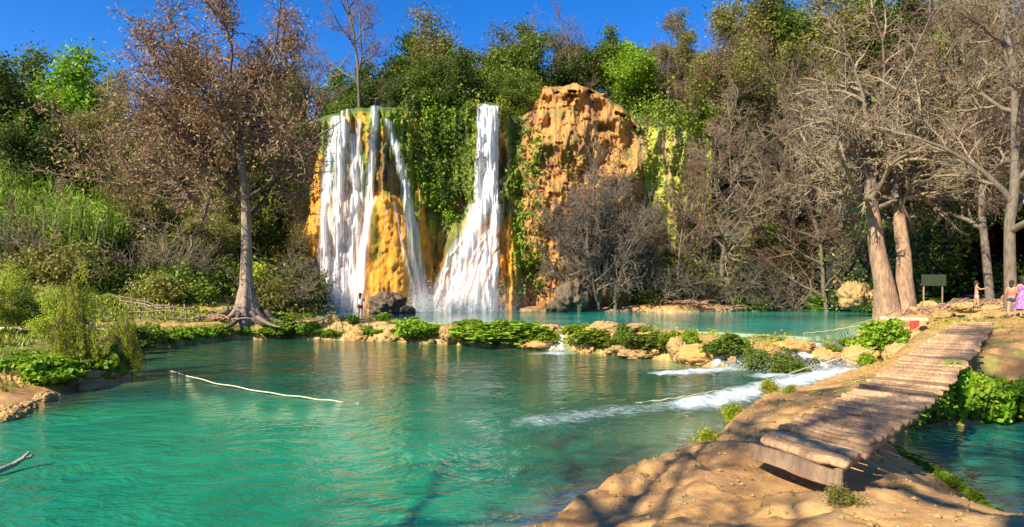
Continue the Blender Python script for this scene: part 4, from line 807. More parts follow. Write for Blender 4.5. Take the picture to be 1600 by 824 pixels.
# ------------------------------------------------------------------ cress and fern bushes
BB = [(435, 527, 66, 30, 0, 'pair of round cress cushions nearest the russet cypress'), (489, 526, 44, 26, 0, 'round cress cushion second from the cypress'), (524, 529, 30, 16, 0, 'small cress tuft under the reddish rock'), (548, 518, 32, 18, 1, 'low cress tuft behind the orange rock'),
      (602, 520, 40, 20, 1, 'low cress tuft at the feet of the far bather'), (651, 533, 64, 36, 0, 'widest round cress bush left of the crumbly rocks'), (575, 528, 34, 20, 0, 'cress cushion between the orange rock and the rough tan one'), (690, 524, 34, 18, 0, 'cress cushion right of the widest round bush'), (622, 522, 40, 22, 1, 'cress bush joining the widest round one'), (790, 537, 104, 38, 0, 'long thick cress bush right of the crumbly rocks'),
      (742, 534, 44, 28, 0, 'cress cushion at the left end of the long thick bush'), (846, 541, 52, 26, 0, 'cress patch over the ochre stone by the first little fall'), (828, 520, 56, 14, 1, 'flat cress patch on the rim left of the first little fall'), (922, 541, 54, 30, 0, 'cress bush right of the first little fall'),
      (953, 546, 36, 22, 0, 'small dark cress bush under the long boulder'), (975, 547, 28, 42, 0, 'upright narrow dark bush on the rim'), (1012, 545, 60, 28, 0, 'broad cress bush right of the upright one'), (1046, 546, 38, 22, 0, 'cress bush above the broken ledge'), (1078, 552, 26, 30, 0, 'thin cress streak on knobbly rock'),
      (1136, 560, 54, 34, 0, 'dark cress bush above the smooth dome'), (1158, 549, 32, 20, 1, 'bright cress tuft at the lip of the second little fall'), (1142, 573, 28, 18, 0, 'drooping cress tuft at the foot of the second little fall'),
      (345, 529, 34, 24, 0, 'green bush by the water left of the cypress'), (312, 531, 32, 24, 0, 'green bush in front of the fence end'), (284, 533, 36, 24, 0, 'green bush in front of the wooden fence'), (256, 538, 36, 26, 0, 'rounded green bush below the fence'), (228, 543, 40, 38, 0, 'large green bush where the bank turns'),
      (378, 527, 26, 18, 0, 'small bush at the roots of the cypress'), (205, 556, 44, 50, 0, 'dark overhanging bush right of the willows')]
for px, pb, w, h, up, lb in BB:
    dk = 'dark' in lb or 'upright' in lb
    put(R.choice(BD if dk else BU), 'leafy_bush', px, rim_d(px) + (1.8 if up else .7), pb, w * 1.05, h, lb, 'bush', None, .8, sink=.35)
for px, d, pb, w, h, kd, lb in [(1377, 24.3, 562, 62, 56, BU, 'bright green bush at the left end of the plank'), (28, 19.0, 606, 74, 46, BF, 'broad leaved green plants at the left edge of the bank'), (82, 18.6, 603, 64, 44, BF, 'broad leaved green plants below the willow'), (55, 20.0, 580, 70, 30, BU, 'green growth behind the broad leaved plants'),
                                (8, 21.5, 580, 60, 40, BD, 'dark bush on the bank at the left edge of view'), (128, 19.8, 598, 44, 40, BD, 'dark bush under the leaning willow'), (160, 20.2, 600, 44, 44, BF, 'bright ferny bush hanging over the water at the willow foot'), (182, 21.0, 596, 26, 50, BD, 'dark clump at the point of the bank'), (110, 22.0, 575, 60, 34, BD, 'dark bush between the two willows')]:
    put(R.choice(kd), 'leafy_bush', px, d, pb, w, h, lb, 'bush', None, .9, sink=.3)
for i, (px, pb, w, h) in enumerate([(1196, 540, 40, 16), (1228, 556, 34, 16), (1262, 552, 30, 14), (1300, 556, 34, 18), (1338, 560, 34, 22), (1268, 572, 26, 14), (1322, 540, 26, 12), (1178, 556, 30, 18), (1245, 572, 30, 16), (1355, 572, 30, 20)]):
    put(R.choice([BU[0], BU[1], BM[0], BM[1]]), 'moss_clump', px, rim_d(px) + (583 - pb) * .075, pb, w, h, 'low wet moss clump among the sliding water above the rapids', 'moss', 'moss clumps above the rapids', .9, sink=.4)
for i in range(40):
    px = R.uniform(415, 1170); d = rim_d(px) + R.uniform(.3, 3.0); w = R.uniform(12, 30)
    put(R.choice(BU), 'cress_tuft', px, d, 450 + (3 - H1((px - 800) / 1000 * d, d)) / d * 1000 + 2, w, w * .45, 'small bright cress tuft growing on the pale rim', 'plant', 'cress tufts of the rim', .9, sink=.3)
GR = [(1425, 662, 13.6, 40, 46), (1452, 660, 13.9, 56, 70), (1485, 655, 14.1, 56, 78), (1515, 655, 14.2, 60, 68), (1548, 655, 14.4, 60, 60), (1582, 652, 14.6, 60, 54), (1612, 652, 14.7, 60, 50), (1512, 628, 14.9, 60, 28), (1470, 634, 14.5, 46, 34), (1545, 630, 15.2, 60, 30), (1438, 648, 14.0, 34, 34), (1590, 628, 15.6, 60, 24)]
for i, (px, pb, d, w, h) in enumerate(GR): put(R.choice([BF[0], BF[1], BU[1]]), 'fern', px, d, pb, w, h, 'hanging green fern clump over the right hand pool', 'fern', 'ferns over the right pool', .8, sink=.2)
for i, (px, pb, w) in enumerate([(1385, 700, 16), (1400, 709, 20), (1413, 717, 16), (1428, 724, 20), (1444, 732, 15), (1458, 740, 20), (1475, 750, 17), (1492, 759, 22), (1508, 770, 18), (1524, 782, 22), (1538, 795, 18), (1370, 683, 18), (1552, 808, 24), (1566, 822, 22)]):
    d = 2900 / (pb - 450); put(R.choice(BU), 'plant_tuft', px, d - .12, pb + 2, w * 1.5, w * .8, 'small bright plant tuft on the rim of the right hand pool', 'plant', 'tufts on the right pool rim', .8)
for px, pb, d, w, h, lb in [(1110, 712, 11.6, 44, 30, 'little leafy plant on the rock at the water edge'), (1150, 690, 12.6, 40, 30, 'leafy plants growing in a crack by the lower pool'), (1205, 640, 15.5, 34, 22, 'green tuft on the dark rock by the rapids'), (1232, 655, 14.0, 22, 14, 'small green tuft behind the footbridge end'), (1322, 792, 5.9, 50, 36, 'dry grassy tuft in the hollow before the bridge beam'), (1415, 770, 7.2, 26, 18, 'withered tuft on the near rock')]:
    x = (px - 800) / 1000 * d; k = d / 1000; dry = 'dry' in lb or 'wither' in lb
    key = 'shrub4' if dry else 'shrub3'; s = w * k / 3.0
    place(key, (x, d, H1(x, d) - .02), R.uniform(0, 6), s, lb, 'plant', None, 'plant_tuft')
# shrubs along the left bank foot and the far shore
SH = [('shrub%d' % (i % 5), R.uniform(-19.5, 0)) for i in range(0)]
for i in range(26):
    px = R.uniform(1000, 1330); d = R.uniform(59, 64) if px < 1230 else R.uniform(64, 70); x = (px - 800) / 1000 * d
    place(R.choice(['shrub2', 'shrub4', 'thicket0', 'thicket1', 'shrub0']), (x, d, H1(x, d) - .1), R.uniform(0, 6), R.uniform(.9, 1.7), 'low tangled shrub on the far shore right of the tan cliff', 'shrub', 'shrubs on the far shore', 'shrub')
for i in range(16):
    px = R.uniform(1250, 1430); d = R.uniform(47, 54); x = (px - 800) / 1000 * d
    if poly_sd(np.array([x]), np.array([d]), UPPER)[0] > -.8: d += 16; x = (px - 800) / 1000 * d
    place(R.choice(['thicket0', 'thicket1', 'shrub2', 'shrub4']), (x, d, H1(x, d) - .1), R.uniform(0, 6), R.uniform(.8, 1.4), 'twiggy shrub near the old twin trunked tree', 'shrub', 'shrubs by the twin trunked tree', 'shrub')
for i in range(22):
    px = R.uniform(150, 480); d = R.uniform(47, 56); x = (px - 800) / 1000 * d
    place(R.choice(['shrub0', 'shrub2', 'shrub3', 'shrub4', 'thicket1']), (x, d, H1(x, d) - .1), R.uniform(0, 6), R.uniform(.9, 1.7), 'green shrub at the foot of the left slope behind the fence', 'shrub', 'shrubs at the left slope foot', 'shrub')
for i in range(12):
    px = R.uniform(-20, 290); d = R.uniform(43, 47); x = (px - 800) / 1000 * d
    place(R.choice(['shrub0', 'shrub2', 'shrub4', 'thicket0']), (x, d, H1(x, d) - .1), R.uniform(0, 6), R.uniform(.8, 1.4), 'shrub along the lower edge of the cane', 'shrub', 'shrubs below the cane', 'shrub')
for i in range(3):
    px = 1432 + 14 * i; d = R.uniform(44, 46); x = (px - 800) / 1000 * d
    place(R.choice(['thicket0', 'shrub2']), (x, d, H1(x, d) - .1), R.uniform(0, 6), R.uniform(.5, .8), 'low dark shrub in front of the cave mouth', 'shrub', 'shrubs before the cave', 'shrub')

# ------------------------------------------------------------------ small falls over the rim and the slide into the rapids
def cascade(top, bot, w0_, w1_, dens0, label, seed):
    nu, nv = 60, 70; a, b = np.meshgrid(np.linspace(-1, 1, nu), np.linspace(0, 1, nv), indexing='ij')
    T, B = np.array(P(*top, z=.9)[:2]), np.array(P(*bot, z=.0)[:2]); u = (B - T) / np.linalg.norm(B - T); s = np.array([-u[1], u[0]])
    w = w0_ + (w1_ - w0_) * b; c = T[0] + (B[0] - T[0]) * b; e = T[1] + (B[1] - T[1]) * b; bend = (fbm(b * 3, 0, s=seed) - .5) * .5
    x = c + s[0] * (a * w + bend); y = e + s[1] * (a * w + bend)
    z = np.maximum(height(x, y), 0) + .05 + .10 * fbm(a * 5, b * 6, s=seed + 4) * dens0 + .02 * (1 - b)
    k = np.ones(7) / 7; z = np.maximum(z, np.apply_along_axis(lambda r: np.convolve(np.pad(r, 3, 'edge'), k, 'valid'), 1, z))
    D = dens0 * smooth((1 - np.abs(a)) * 3) * smooth((b - .14) * 5) * (.35 + .8 * smooth((fbm(a * 5, b * 2.5, s=seed + 1) - .42) * 5)) * smooth((1 - b) * 8)
    V = np.stack([x, y, z], -1).reshape(-1, 3)
    tag(ob('cascade', mesh('cascade', V, grid_faces(nu, nv), FM, attrs=dict(dens=np.clip(D, 0, 1).ravel()))), label, 'waterfall')
cascade((872, 514), (870, 551), .24, .55, .8, 'little white fall through the notch in the rim by the ochre stone', 1)
cascade((1152, 524), (1140, 578), .35, .8, .9, 'small white fall left of the dark mossy rock', 2)
cascade((1268, 530), (1255, 580), .7, 1.0, .8, 'broad broken slide of white water over ochre rock', 4)
cascade((1318, 530), (1330, 574), .6, .8, .8, 'shallow slide of water beside the bright bush', 5)

# spray thrown up where the falls land
def spray():
    rng = np.random.default_rng(21); C_ = []
    for cx, cy, sx, sz, n in [(-15.6, 55.4, 2.0, 1.1, 9000), (-7.6, 55.6, .9, .9, 3000), (-4.2, 57.0, 2.4, 1.3, 11000), (2.3, 29.9, .35, .18, 700), (8.3, 23.4, .5, .22, 1400), (10.2, 23.0, .7, .28, 2200), (12.2, 23.6, .7, .22, 1400)]:
        k = 1 if cy > 50 else .4; C_.append(np.concatenate([np.stack([cx + rng.normal(size=n) * sx, cy + rng.normal(size=n) * .6 * k, (ZU if cy > 50 else 0.02) + np.abs(rng.normal(size=n)) * sz], 1), np.full((n, 1), .030 if cy > 50 else .013)], 1))
    c = np.concatenate(C_); s = c[:, 3:4] * rng.uniform(.5, 1.3, (len(c), 1)); d = np.array([[1, 0, -.5], [-.5, .87, -.5], [-.5, -.87, -.5], [0, 0, 1]])
    V = (c[:, None, :3] + d[None] * s[:, None]).reshape(-1, 3); f = np.array([[0, 1, 3], [1, 2, 3], [2, 0, 3], [0, 2, 1]]); F = (np.arange(len(c))[:, None, None] * 4 + f[None]).reshape(-1, 3)
    m = N('spray_drops'); m = m.end(m.n('MixShader', i0=.55, i1=m.n('BsdfDiffuse', Color=(.95, .96, .97, 1)), i2=m.n('BsdfTranslucent', Color=(.95, .96, .97, 1))))
    tag(ob('spray', mesh('spray', V, F, m)), kind='stuff')
spray()

# ------------------------------------------------------------------ footbridge
wood_m = bark_mat('weathered_pole_wood', (.62, .38, .18), (.27, .15, .075), 4.0, .42); board_m = bark_mat('sawn_board_wood', (.42, .28, .16), (.20, .13, .08), 3.0)
def footbridge():
    root = empty('footbridge', tuple((BLw[0] + BRw[0]) / 2)); o0 = np.array(root.location)
    rng = np.random.default_rng(3); PM = []
    for i in range(14):
        t = np.linspace(-.5, .5, 12); p = np.stack([t, np.cumsum(rng.normal(size=12)) * .010, np.cumsum(rng.normal(size=12)) * .005], 1); p[:, 1:] -= p[:, 1:].mean(0)
        r = rng.uniform(.060, .086) * (1 + .05 * rng.normal(size=12)); V, F = tubes([(p, r, 8)])
        V[:, 0] = np.clip(V[:, 0], -.5, .5); V[:, 2] *= .62; V[:, 2] += .003 * rng.normal(size=len(V))
        caps = [np.arange(7, -1, -1)[None], (np.arange(8) + 88)[None]]
        PM.append(mesh('plank', V, [F] + caps, wood_m))
    def along(W, n):
        s = np.concatenate([[0], np.cumsum(np.linalg.norm(np.diff(W, axis=0), axis=1))]); t = np.linspace(0, s[-1], n); return np.stack([np.interp(t, s, W[:, k]) for k in range(3)], 1)
    n = 98; L, Rr = along(BLw, n), along(BRw, n)
    for i in range(n):
        a, b = L[i].copy(), Rr[i].copy(); sag = -.10 * math.sin(i / n * math.pi) + rng.normal() * .010
        d = b - a; ln = math.hypot(d[0], d[1]); u = d / ln; a = a - u * rng.uniform(-.04, .05); b = b + u * rng.uniform(-.03, .10); c = (a + b) / 2 - o0; c[2] += sag
        o = ob('plank', PM[rng.integers(14)], root); o.location = c; o.rotation_euler = (rng.uniform(-.2, .2), -math.atan2(b[2] - a[2], ln), math.atan2(d[1], d[0]) + rng.normal() * .018); o.scale = (math.hypot(*(b - a)[:2]), .99, 1)
    for W, s in ((L, 1), (Rr, -1)):
        Q = W - o0 + np.array([0, 0, -.11]); inw = (Rr - L); inw /= np.linalg.norm(inw, axis=1)[:, None]; Q = Q + inw * .10 * s; Q[:, 2] -= .10 * np.sin(np.linspace(0, math.pi, n)); ob('side_beam', mesh('side_beam', *tubes([(Q[::6], .06, 7)]), wood_m), root)
    a, b = BLw[0] - o0, BRw[0] - o0; u = (b - a) / np.linalg.norm(b - a); nrm = np.array([u[1], -u[0], 0]); nrm = nrm if nrm[1] < 0 else -nrm
    a = a - u * .05 + nrm * .10; b = b + u * .06 + nrm * .10; nz_ = 0
    prof = [(0, -.03), (0, -.21), (.05, -.21), (.05, -.03)]; V = []
    for t in np.linspace(0, 1, 15):
        c = a + (b - a) * t; wob = .008 * math.sin(t * 9)
        for k, z in prof: V.append(c + nrm * (k + wob) + np.array([0, 0, z + .01 * math.sin(t * 5 + k * 20)]))
    F = np.array([[i * 4 + k, i * 4 + (k + 1) % 4, (i + 1) * 4 + (k + 1) % 4, (i + 1) * 4 + k] for i in range(14) for k in range(4)] + [[3, 2, 1, 0], [56, 57, 58, 59]])
    ob('end_board', mesh('end_board', np.array(V), F, board_m, smooth_=False), root)
    pp = b - u * .02 + nrm * .02; ob('post', mesh('post', *tubes([(np.array([pp + [0, 0, -.42], pp + [0, 0, -.2], pp + [0, 0, -.02]]), .055, 7)]), board_m), root)
    tag(root, 'long low footbridge of crosswise weathered poles with a board across its near end', 'footbridge')
footbridge()
def box(name, p0, p1, w, h, mat, parent=None):
    p0, p1 = np.array(p0, float), np.array(p1, float); u = (p1 - p0); u /= np.linalg.norm(u); s = np.cross(u, [0, 0, 1]); s /= np.linalg.norm(s); t = np.cross(s, u); V = []
    for i in range(9):
        c = p0 + (p1 - p0) * i / 8
        for a, b in ((-1, -1), (1, -1), (1, 1), (-1, 1)): V.append(c + s * a * w / 2 + t * b * h / 2 + t * .012 * math.sin(i * 2.1 + a))
    F = np.array([[i * 4 + k, i * 4 + (k + 1) % 4, (i + 1) * 4 + (k + 1) % 4, (i + 1) * 4 + k] for i in range(8) for k in range(4)] + [[3, 2, 1, 0], [32, 33, 34, 35]])
    return ob(name, mesh(name, V, F, mat, smooth_=False), parent)
pale_wood = bark_mat('pale_plank_wood', (.70, .58, .42), (.52, .40, .28), 2.0)
a, b = P(1374, 497, d=26.3), P(1449, 499, d=25.6)
tag(box('plank', a, b, .42, .12, pale_wood), 'single pale plank laid like a bench between two brown rocks', 'plank')
mc = N('red_cloth'); mc = mc.end(mc.n('BsdfPrincipled', Base_Color=(.62, .06, .04, 1), Roughness=.8))
u, v = np.meshgrid(np.linspace(0, 1, 12), np.linspace(0, 1, 12), indexing='ij'); cx, cy, cz = P(1423, 500, d=25.85)
V = np.stack([cx - .19 + .38 * u, cy - .23 + .03 * np.sin(u * 11) * v, cz - .02 - .44 * v], -1).reshape(-1, 3)
cl = ob('cloth', mesh('cloth', V, grid_faces(12, 12), mc)); sm = cl.modifiers.new('thick', 'SOLIDIFY'); sm.thickness = .012; tag(cl, 'red cloth hanging from the pale plank', 'cloth')

# ------------------------------------------------------------------ ropes, driftwood, fence, board
mr = N('pale_rope'); mr = mr.end(mr.n('BsdfPrincipled', Base_Color=(.66, .60, .34, 1), Roughness=.8))
def rope(pts, r, label, sag=0.0):
    p = np.array(pts, float); s = np.linspace(0, 1, len(p)); t = np.linspace(0, 1, 40); q = np.stack([np.interp(t, s, p[:, k]) for k in range(3)], 1); q[:, 2] -= sag * np.sin(math.pi * t); q[:, 2] += .012 * np.sin(t * 40)
    q[:, 0] += .04 * np.sin(t * 7); tag(ob('rope', mesh('rope', *tubes([(q, r, 6)]), mr)), label, 'rope')
rope([P(262, 579, z=.0), P(330, 598, z=.05), P(420, 614, z=.04), P(500, 624, z=.03), P(565, 632, z=-.03)], .017, 'pale rope floating across the left of the lower pool')
rope([P(165, 548, d=25.5), P(185, 556, d=25.2), P(212, 565, z=.0)], .03, 'short pale rope running from the left bank into the water')
rope([P(985, 631, z=-.02), P(1040, 624, z=.05), P(1090, 617, z=.06), P(1140, 607, z=.02)], .015, 'pale rope floating along the edge of the rapids')
rope([P(1446, 506, d=25.6), P(1400, 528, d=24.2), P(1350, 548, d=23.2), P(1290, 565, d=22.8), P(1176, 601, z=.02)], .015, 'pale rope slung from the plank down over the rapids', .05)
rope([P(1255, 521, z=.92), P(1310, 513, z=1.1), P(1376, 502, d=26.2)], .015, 'pale rope stretched over the shallow end of the upper pool', .05)
pts = np.array([P(-25, 742, z=.06), P(0, 735, z=.08), P(22, 726, z=.10), P(36, 717, z=.16), P(46, 706, z=.26)]); brk = bark_mat('bleached_wood', (.62, .52, .40), (.36, .28, .2), 3)
dr = empty('driftwood_branch', tuple(pts[0])); ob('branch', mesh('branch', *tubes([(pts - pts[0], [.055, .05, .045, .04, .018], 8)]), brk), dr); ob('twig', mesh('twig', *tubes([(np.array([pts[3] - pts[0], pts[3] - pts[0] + [.1, .05, .02], pts[4] - pts[0] + [.02, .1, -.05]]), [.03, .025, .008], 6)]), brk), dr)
tag(dr, 'bleached forked branch poking into the lower pool at the left edge', 'branch')
fw = bark_mat('fence_wood', (.44, .31, .18), (.24, .16, .10), 3)
def fence(pxs_, d0, d1, label, hh=.95):
    root = None; tops = []
    for i, px in enumerate(pxs_):
        d = d0 + (d1 - d0) * i / (len(pxs_) - 1); x = (px - 800) / 1000 * d; z = H1(x, d)
        if root is None: root = empty('wooden_fence', (x, d, z)); o0 = np.array((x, d, z))
        h = hh * R.uniform(.9, 1.15); q = np.array([[x, d, z - .2], [x + R.uniform(-.05, .05), d, z + h * .5], [x + R.uniform(-.08, .08), d, z + h]]) - o0
        ob('post', mesh('post', *tubes([(q, [.055, .05, .045], 7)]), fw), root); tops.append((x, d, z))
    T = np.array(tops)
    for f in (.80, .52, .2):
        q = T - o0 + np.array([0, -.06, hh * f]); q[:, 2] += np.array([R.uniform(-.05, .05) for _ in q]); ob('rail', mesh('rail', *tubes([(q, .035, 6)]), fw), root)
    tag(root, label, 'fence')
fence([203, 219, 240, 256, 272, 290, 303], 35.2, 36.2, 'rustic pole fence in front of the bare earth left of the cypress')
fence([188, 206, 226, 246, 266], 40.5, 40.0, 'second pole fence standing farther back behind the first', .65)
k0, k1 = P(-60, 526, d=27.0), P(245, 512, d=29.5)
def kerb():
    q = []
    for t in np.linspace(0, 1, 24): x, y = k0[0] + (k1[0] - k0[0]) * t, k0[1] + (k1[1] - k0[1]) * t; q.append((x, y, H1(x, y) + .06))
    tag(ob('log', mesh('log', *tubes([(np.array(q), .12, 8)]), pale_wood)), 'long pale log edging the lawn on the left bank', 'log')
kerb()
ms = N('board_green_shaded'); ms = ms.end(ms.n('BsdfPrincipled', Base_Color=(.035, .045, .02, 1), Roughness=.7))  # pale green board, its colour darkened to paint in the shade
x, y, z = P(1459, 438, d=41); sg = empty('notice_board', (x, y, H1(x, y))); g = H1(x, y)
box('board', (-.78, 0, z - g), (.78, 0, z - g), .05, .72, ms, sg)
for s in (-.6, .6): ob('post', mesh('post', *tubes([(np.array([[s, .07, -.2], [s, .07, z - g + .3]]), .05, 7)]), fw), sg)
tag(sg, 'pale green board, coloured dark for shade, standing in the cave mouth', 'board')
# roots and drift along the far shore
RG = [(860, 57.0, 1), (1000, 56.6, 2), (1075, 56.8, 3), (1110, 57.6, 4), (1145, 58.4, 5), (1180, 59.5, 6), (1215, 60.8, 7), (1245, 62.5, 8), (445, 51.5, 9), (480, 53, 10), (340, 36.8, 11), (1480, 34.5, 12), (1505, 31.5, 13), (1455, 31, 14), (1530, 36, 15), (1570, 33, 16)]
for px, d, sd in RG:
    rr2 = np.random.default_rng(sd); x = (px - 800) / 1000 * d; z = H1(x, d); tb = []
    for i in range(16):
        a = rr2.normal() * .45 + (0 if rr2.random() < .5 else 3.14); L = rr2.uniform(.7, 2.3) * (1 if d > 45 else .55); t = np.linspace(0, 1, 6)[:, None]; c = rr2.normal(size=3) * [1.2, .5, .0] * (1 if d > 45 else .6)
        p = c + np.concatenate([np.cos(a + t * rr2.normal() * .6) * L * t, np.sin(a) * L * t * .5, .12 + .35 * np.sin(t * 3.1) * rr2.uniform(0, 1) + 0 * t], 1); tb.append((p, np.linspace(.075, .025, 6) * (1 if d > 45 else .7), 5))
    tag(ob('driftwood_tangle', mesh('roots', *tubes(tb), bark_red), None, (x, d, z)), 'tangle of reddish roots and drift lying on the far shore' if 900 < px < 1300 else 'tangle of roots and fallen sticks on the bank', 'roots', 'root tangles on the far shore' if 900 < px < 1300 else 'root tangles on the near banks')
# grit, pebbles and shed leaves on the near rock
def grit():
    rng = np.random.default_rng(8); n = 15000; x = rng.uniform(-1, 22, n); y = 4.5 + 24 * rng.uniform(0, 1, n) ** 1.5; h = height(x, y); k = (h > .06) & (fbm(x * 1.4, y * 1.4, s=33) > .43); x, y, h = x[k], y[k], h[k]; n = len(x)
    s = .005 + .028 * rng.uniform(0, 1, n) ** 4 * (1 + y / 14); d = np.array([[1, 0, 0], [0, 1, 0], [-1, 0, 0], [0, -1, 0], [0, 0, 1], [0, 0, -1]], float)
    V = (np.stack([x, y, h + s * .3], 1)[:, None] + d[None] * (s[:, None, None] * rng.uniform(.6, 1.3, (n, 6, 1))) * np.array([1, 1, .6])).reshape(-1, 3)
    f = np.array([[0, 1, 4], [1, 2, 4], [2, 3, 4], [3, 0, 4], [1, 0, 5], [2, 1, 5], [3, 2, 5], [0, 3, 5]]); F = (np.arange(n)[:, None, None] * 6 + f[None]).reshape(-1, 3)
    tag(ob('pebbles', mesh('pebbles', V, F, st_tan, smooth_=False)), kind='stuff')
    n = 5200; x = rng.uniform(0, 22, n); y = rng.uniform(4.5, 26, n); h = height(x, y); k = (h > .1) & (fbm(x * .9 + 7, y * .9, s=34) > .5); c = np.stack([x, y, h + .012], 1)[k]
    V, F = leaves(rng, c, .045 + c[:, 1] * .001, .5, .92); tag(ob('leaf_litter', mesh('leaf_litter', V, F, lf_rust, smooth_=False)), kind='stuff')
grit()
# leaves on the water
def litterw(name, cen, n, seed, c1, size):
    rng = np.random.default_rng(seed); c = []
    for (px, py, sx, sy, k) in cen:
        for _ in range(k): x, y, _z = P(px + rng.normal() * sx, py + rng.normal() * sy, z=0); c.append((x, y, .012 + rng.uniform(0, .01)))
    c = np.array(c); a = rng.uniform(0, 6.28, len(c)); s = size * rng.uniform(.5, 1.4, len(c)); D = np.stack([np.cos(a), np.sin(a), 0 * a], 1) * s[:, None]; E = np.stack([-np.sin(a), np.cos(a), 0 * a], 1) * s[:, None] * .4
    V = np.stack([c - D, c + E, c + D, c - E], 1).reshape(-1, 3); tag(ob(name, mesh(name, V, np.arange(len(V)).reshape(-1, 4), leaf_mat(name, *c1, .1), smooth_=False)), kind='stuff')
litterw('fallen_leaves', [(450, 597, 14, 2, 26), (485, 603, 16, 2, 30), (560, 585, 25, 4, 26), (620, 618, 30, 3, 40), (690, 583, 25, 5, 40), (590, 600, 70, 10, 90), (1540, 695, 30, 5, 30), (1522, 745, 8, 5, 24), (1580, 700, 20, 12, 24)], 0, 5, ((.16, .05, .02), (.30, .12, .05)), .05)

# ------------------------------------------------------------------ the cave, shaped for the deep dark under the right hand trees
def cave():
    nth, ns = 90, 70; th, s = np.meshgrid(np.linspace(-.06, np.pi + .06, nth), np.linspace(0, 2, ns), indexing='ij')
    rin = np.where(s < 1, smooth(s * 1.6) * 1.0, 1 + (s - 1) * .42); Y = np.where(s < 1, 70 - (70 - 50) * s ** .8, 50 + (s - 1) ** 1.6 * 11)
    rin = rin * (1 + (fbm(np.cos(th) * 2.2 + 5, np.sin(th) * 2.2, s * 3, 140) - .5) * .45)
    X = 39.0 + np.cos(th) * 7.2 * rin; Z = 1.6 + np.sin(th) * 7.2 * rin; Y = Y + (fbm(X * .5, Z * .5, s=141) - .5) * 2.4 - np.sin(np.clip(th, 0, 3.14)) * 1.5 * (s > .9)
    rng = np.random.default_rng(4); m2 = (s > 1.04); Pc = np.stack([X, Y, Z], -1)[m2]; c = np.repeat(Pc[rng.integers(0, len(Pc), 2600)], 6, 0); c = c + rng.normal(size=c.shape) * .5 + np.array([0, -.35, .1])
    V, F = leaves(rng, c, .32, .55, .2, .3); tag(ob('undergrowth', mesh('cave_growth', V, F, [lf_dark, lf_olive, lf_mid], fm=rng.integers(0, 3, len(F)), smooth_=False)), kind='stuff')
    tag(ob('cave', mesh('cave', np.stack([X, Y, Z], -1).reshape(-1, 3), grid_faces(nth, ns), stone('cave_rock_shade', (.018, .014, .010), (.035, .026, .018), (.012, .016, .008), .7))), kind='structure')  # rock colour taken near black to paint in that shade
cave()
# ------------------------------------------------------------------ people
def flat(name, c, r=.7, c2=None):
    m = N(name); c = m.mix(m.ramp(m.noise(14, 3, .6, m.opos()), .45, .55), c, c2) if c2 else c; f = m.noise(30, 3); k = m.ramp(f, .3, .7, .85, 1.15); return m.end(m.n('BsdfPrincipled', Base_Color=m.mix(1.0, c, m.n('CombineColor', i0=k, i1=k, i2=k).outputs[0], 'MULTIPLY'), Roughness=r))
def skinned(name, V, E, Rd, mats, parent, root=0, sub=2, fm=None):
    me = bpy.data.meshes.new(name); me.from_pydata([tuple(v) for v in V], E, []); o = bpy.data.objects.new(name, me); C.objects.link(o)
    m = o.modifiers.new('skin', 'SKIN'); m.use_smooth_shade = True
    for i, r in enumerate(Rd): me.skin_vertices[0].data[i].radius = (r, r) if np.isscalar(r) else r
    for i in range(len(V)): me.skin_vertices[0].data[i].use_root = (i == root)
    s = o.modifiers.new('sub', 'SUBSURF'); s.levels = s.render_levels = sub
    dg = bpy.context.evaluated_depsgraph_get(); ev = o.evaluated_get(dg); m2 = bpy.data.meshes.new_from_object(ev); bpy.data.objects.remove(o); m2.name = name
    m2.materials.clear(); [m2.materials.append(x) for x in mats]
    for p in m2.polygons: p.use_smooth = True
    if fm:
        for p in m2.polygons: p.material_index = fm(p.center)
    return ob(name, m2, parent)
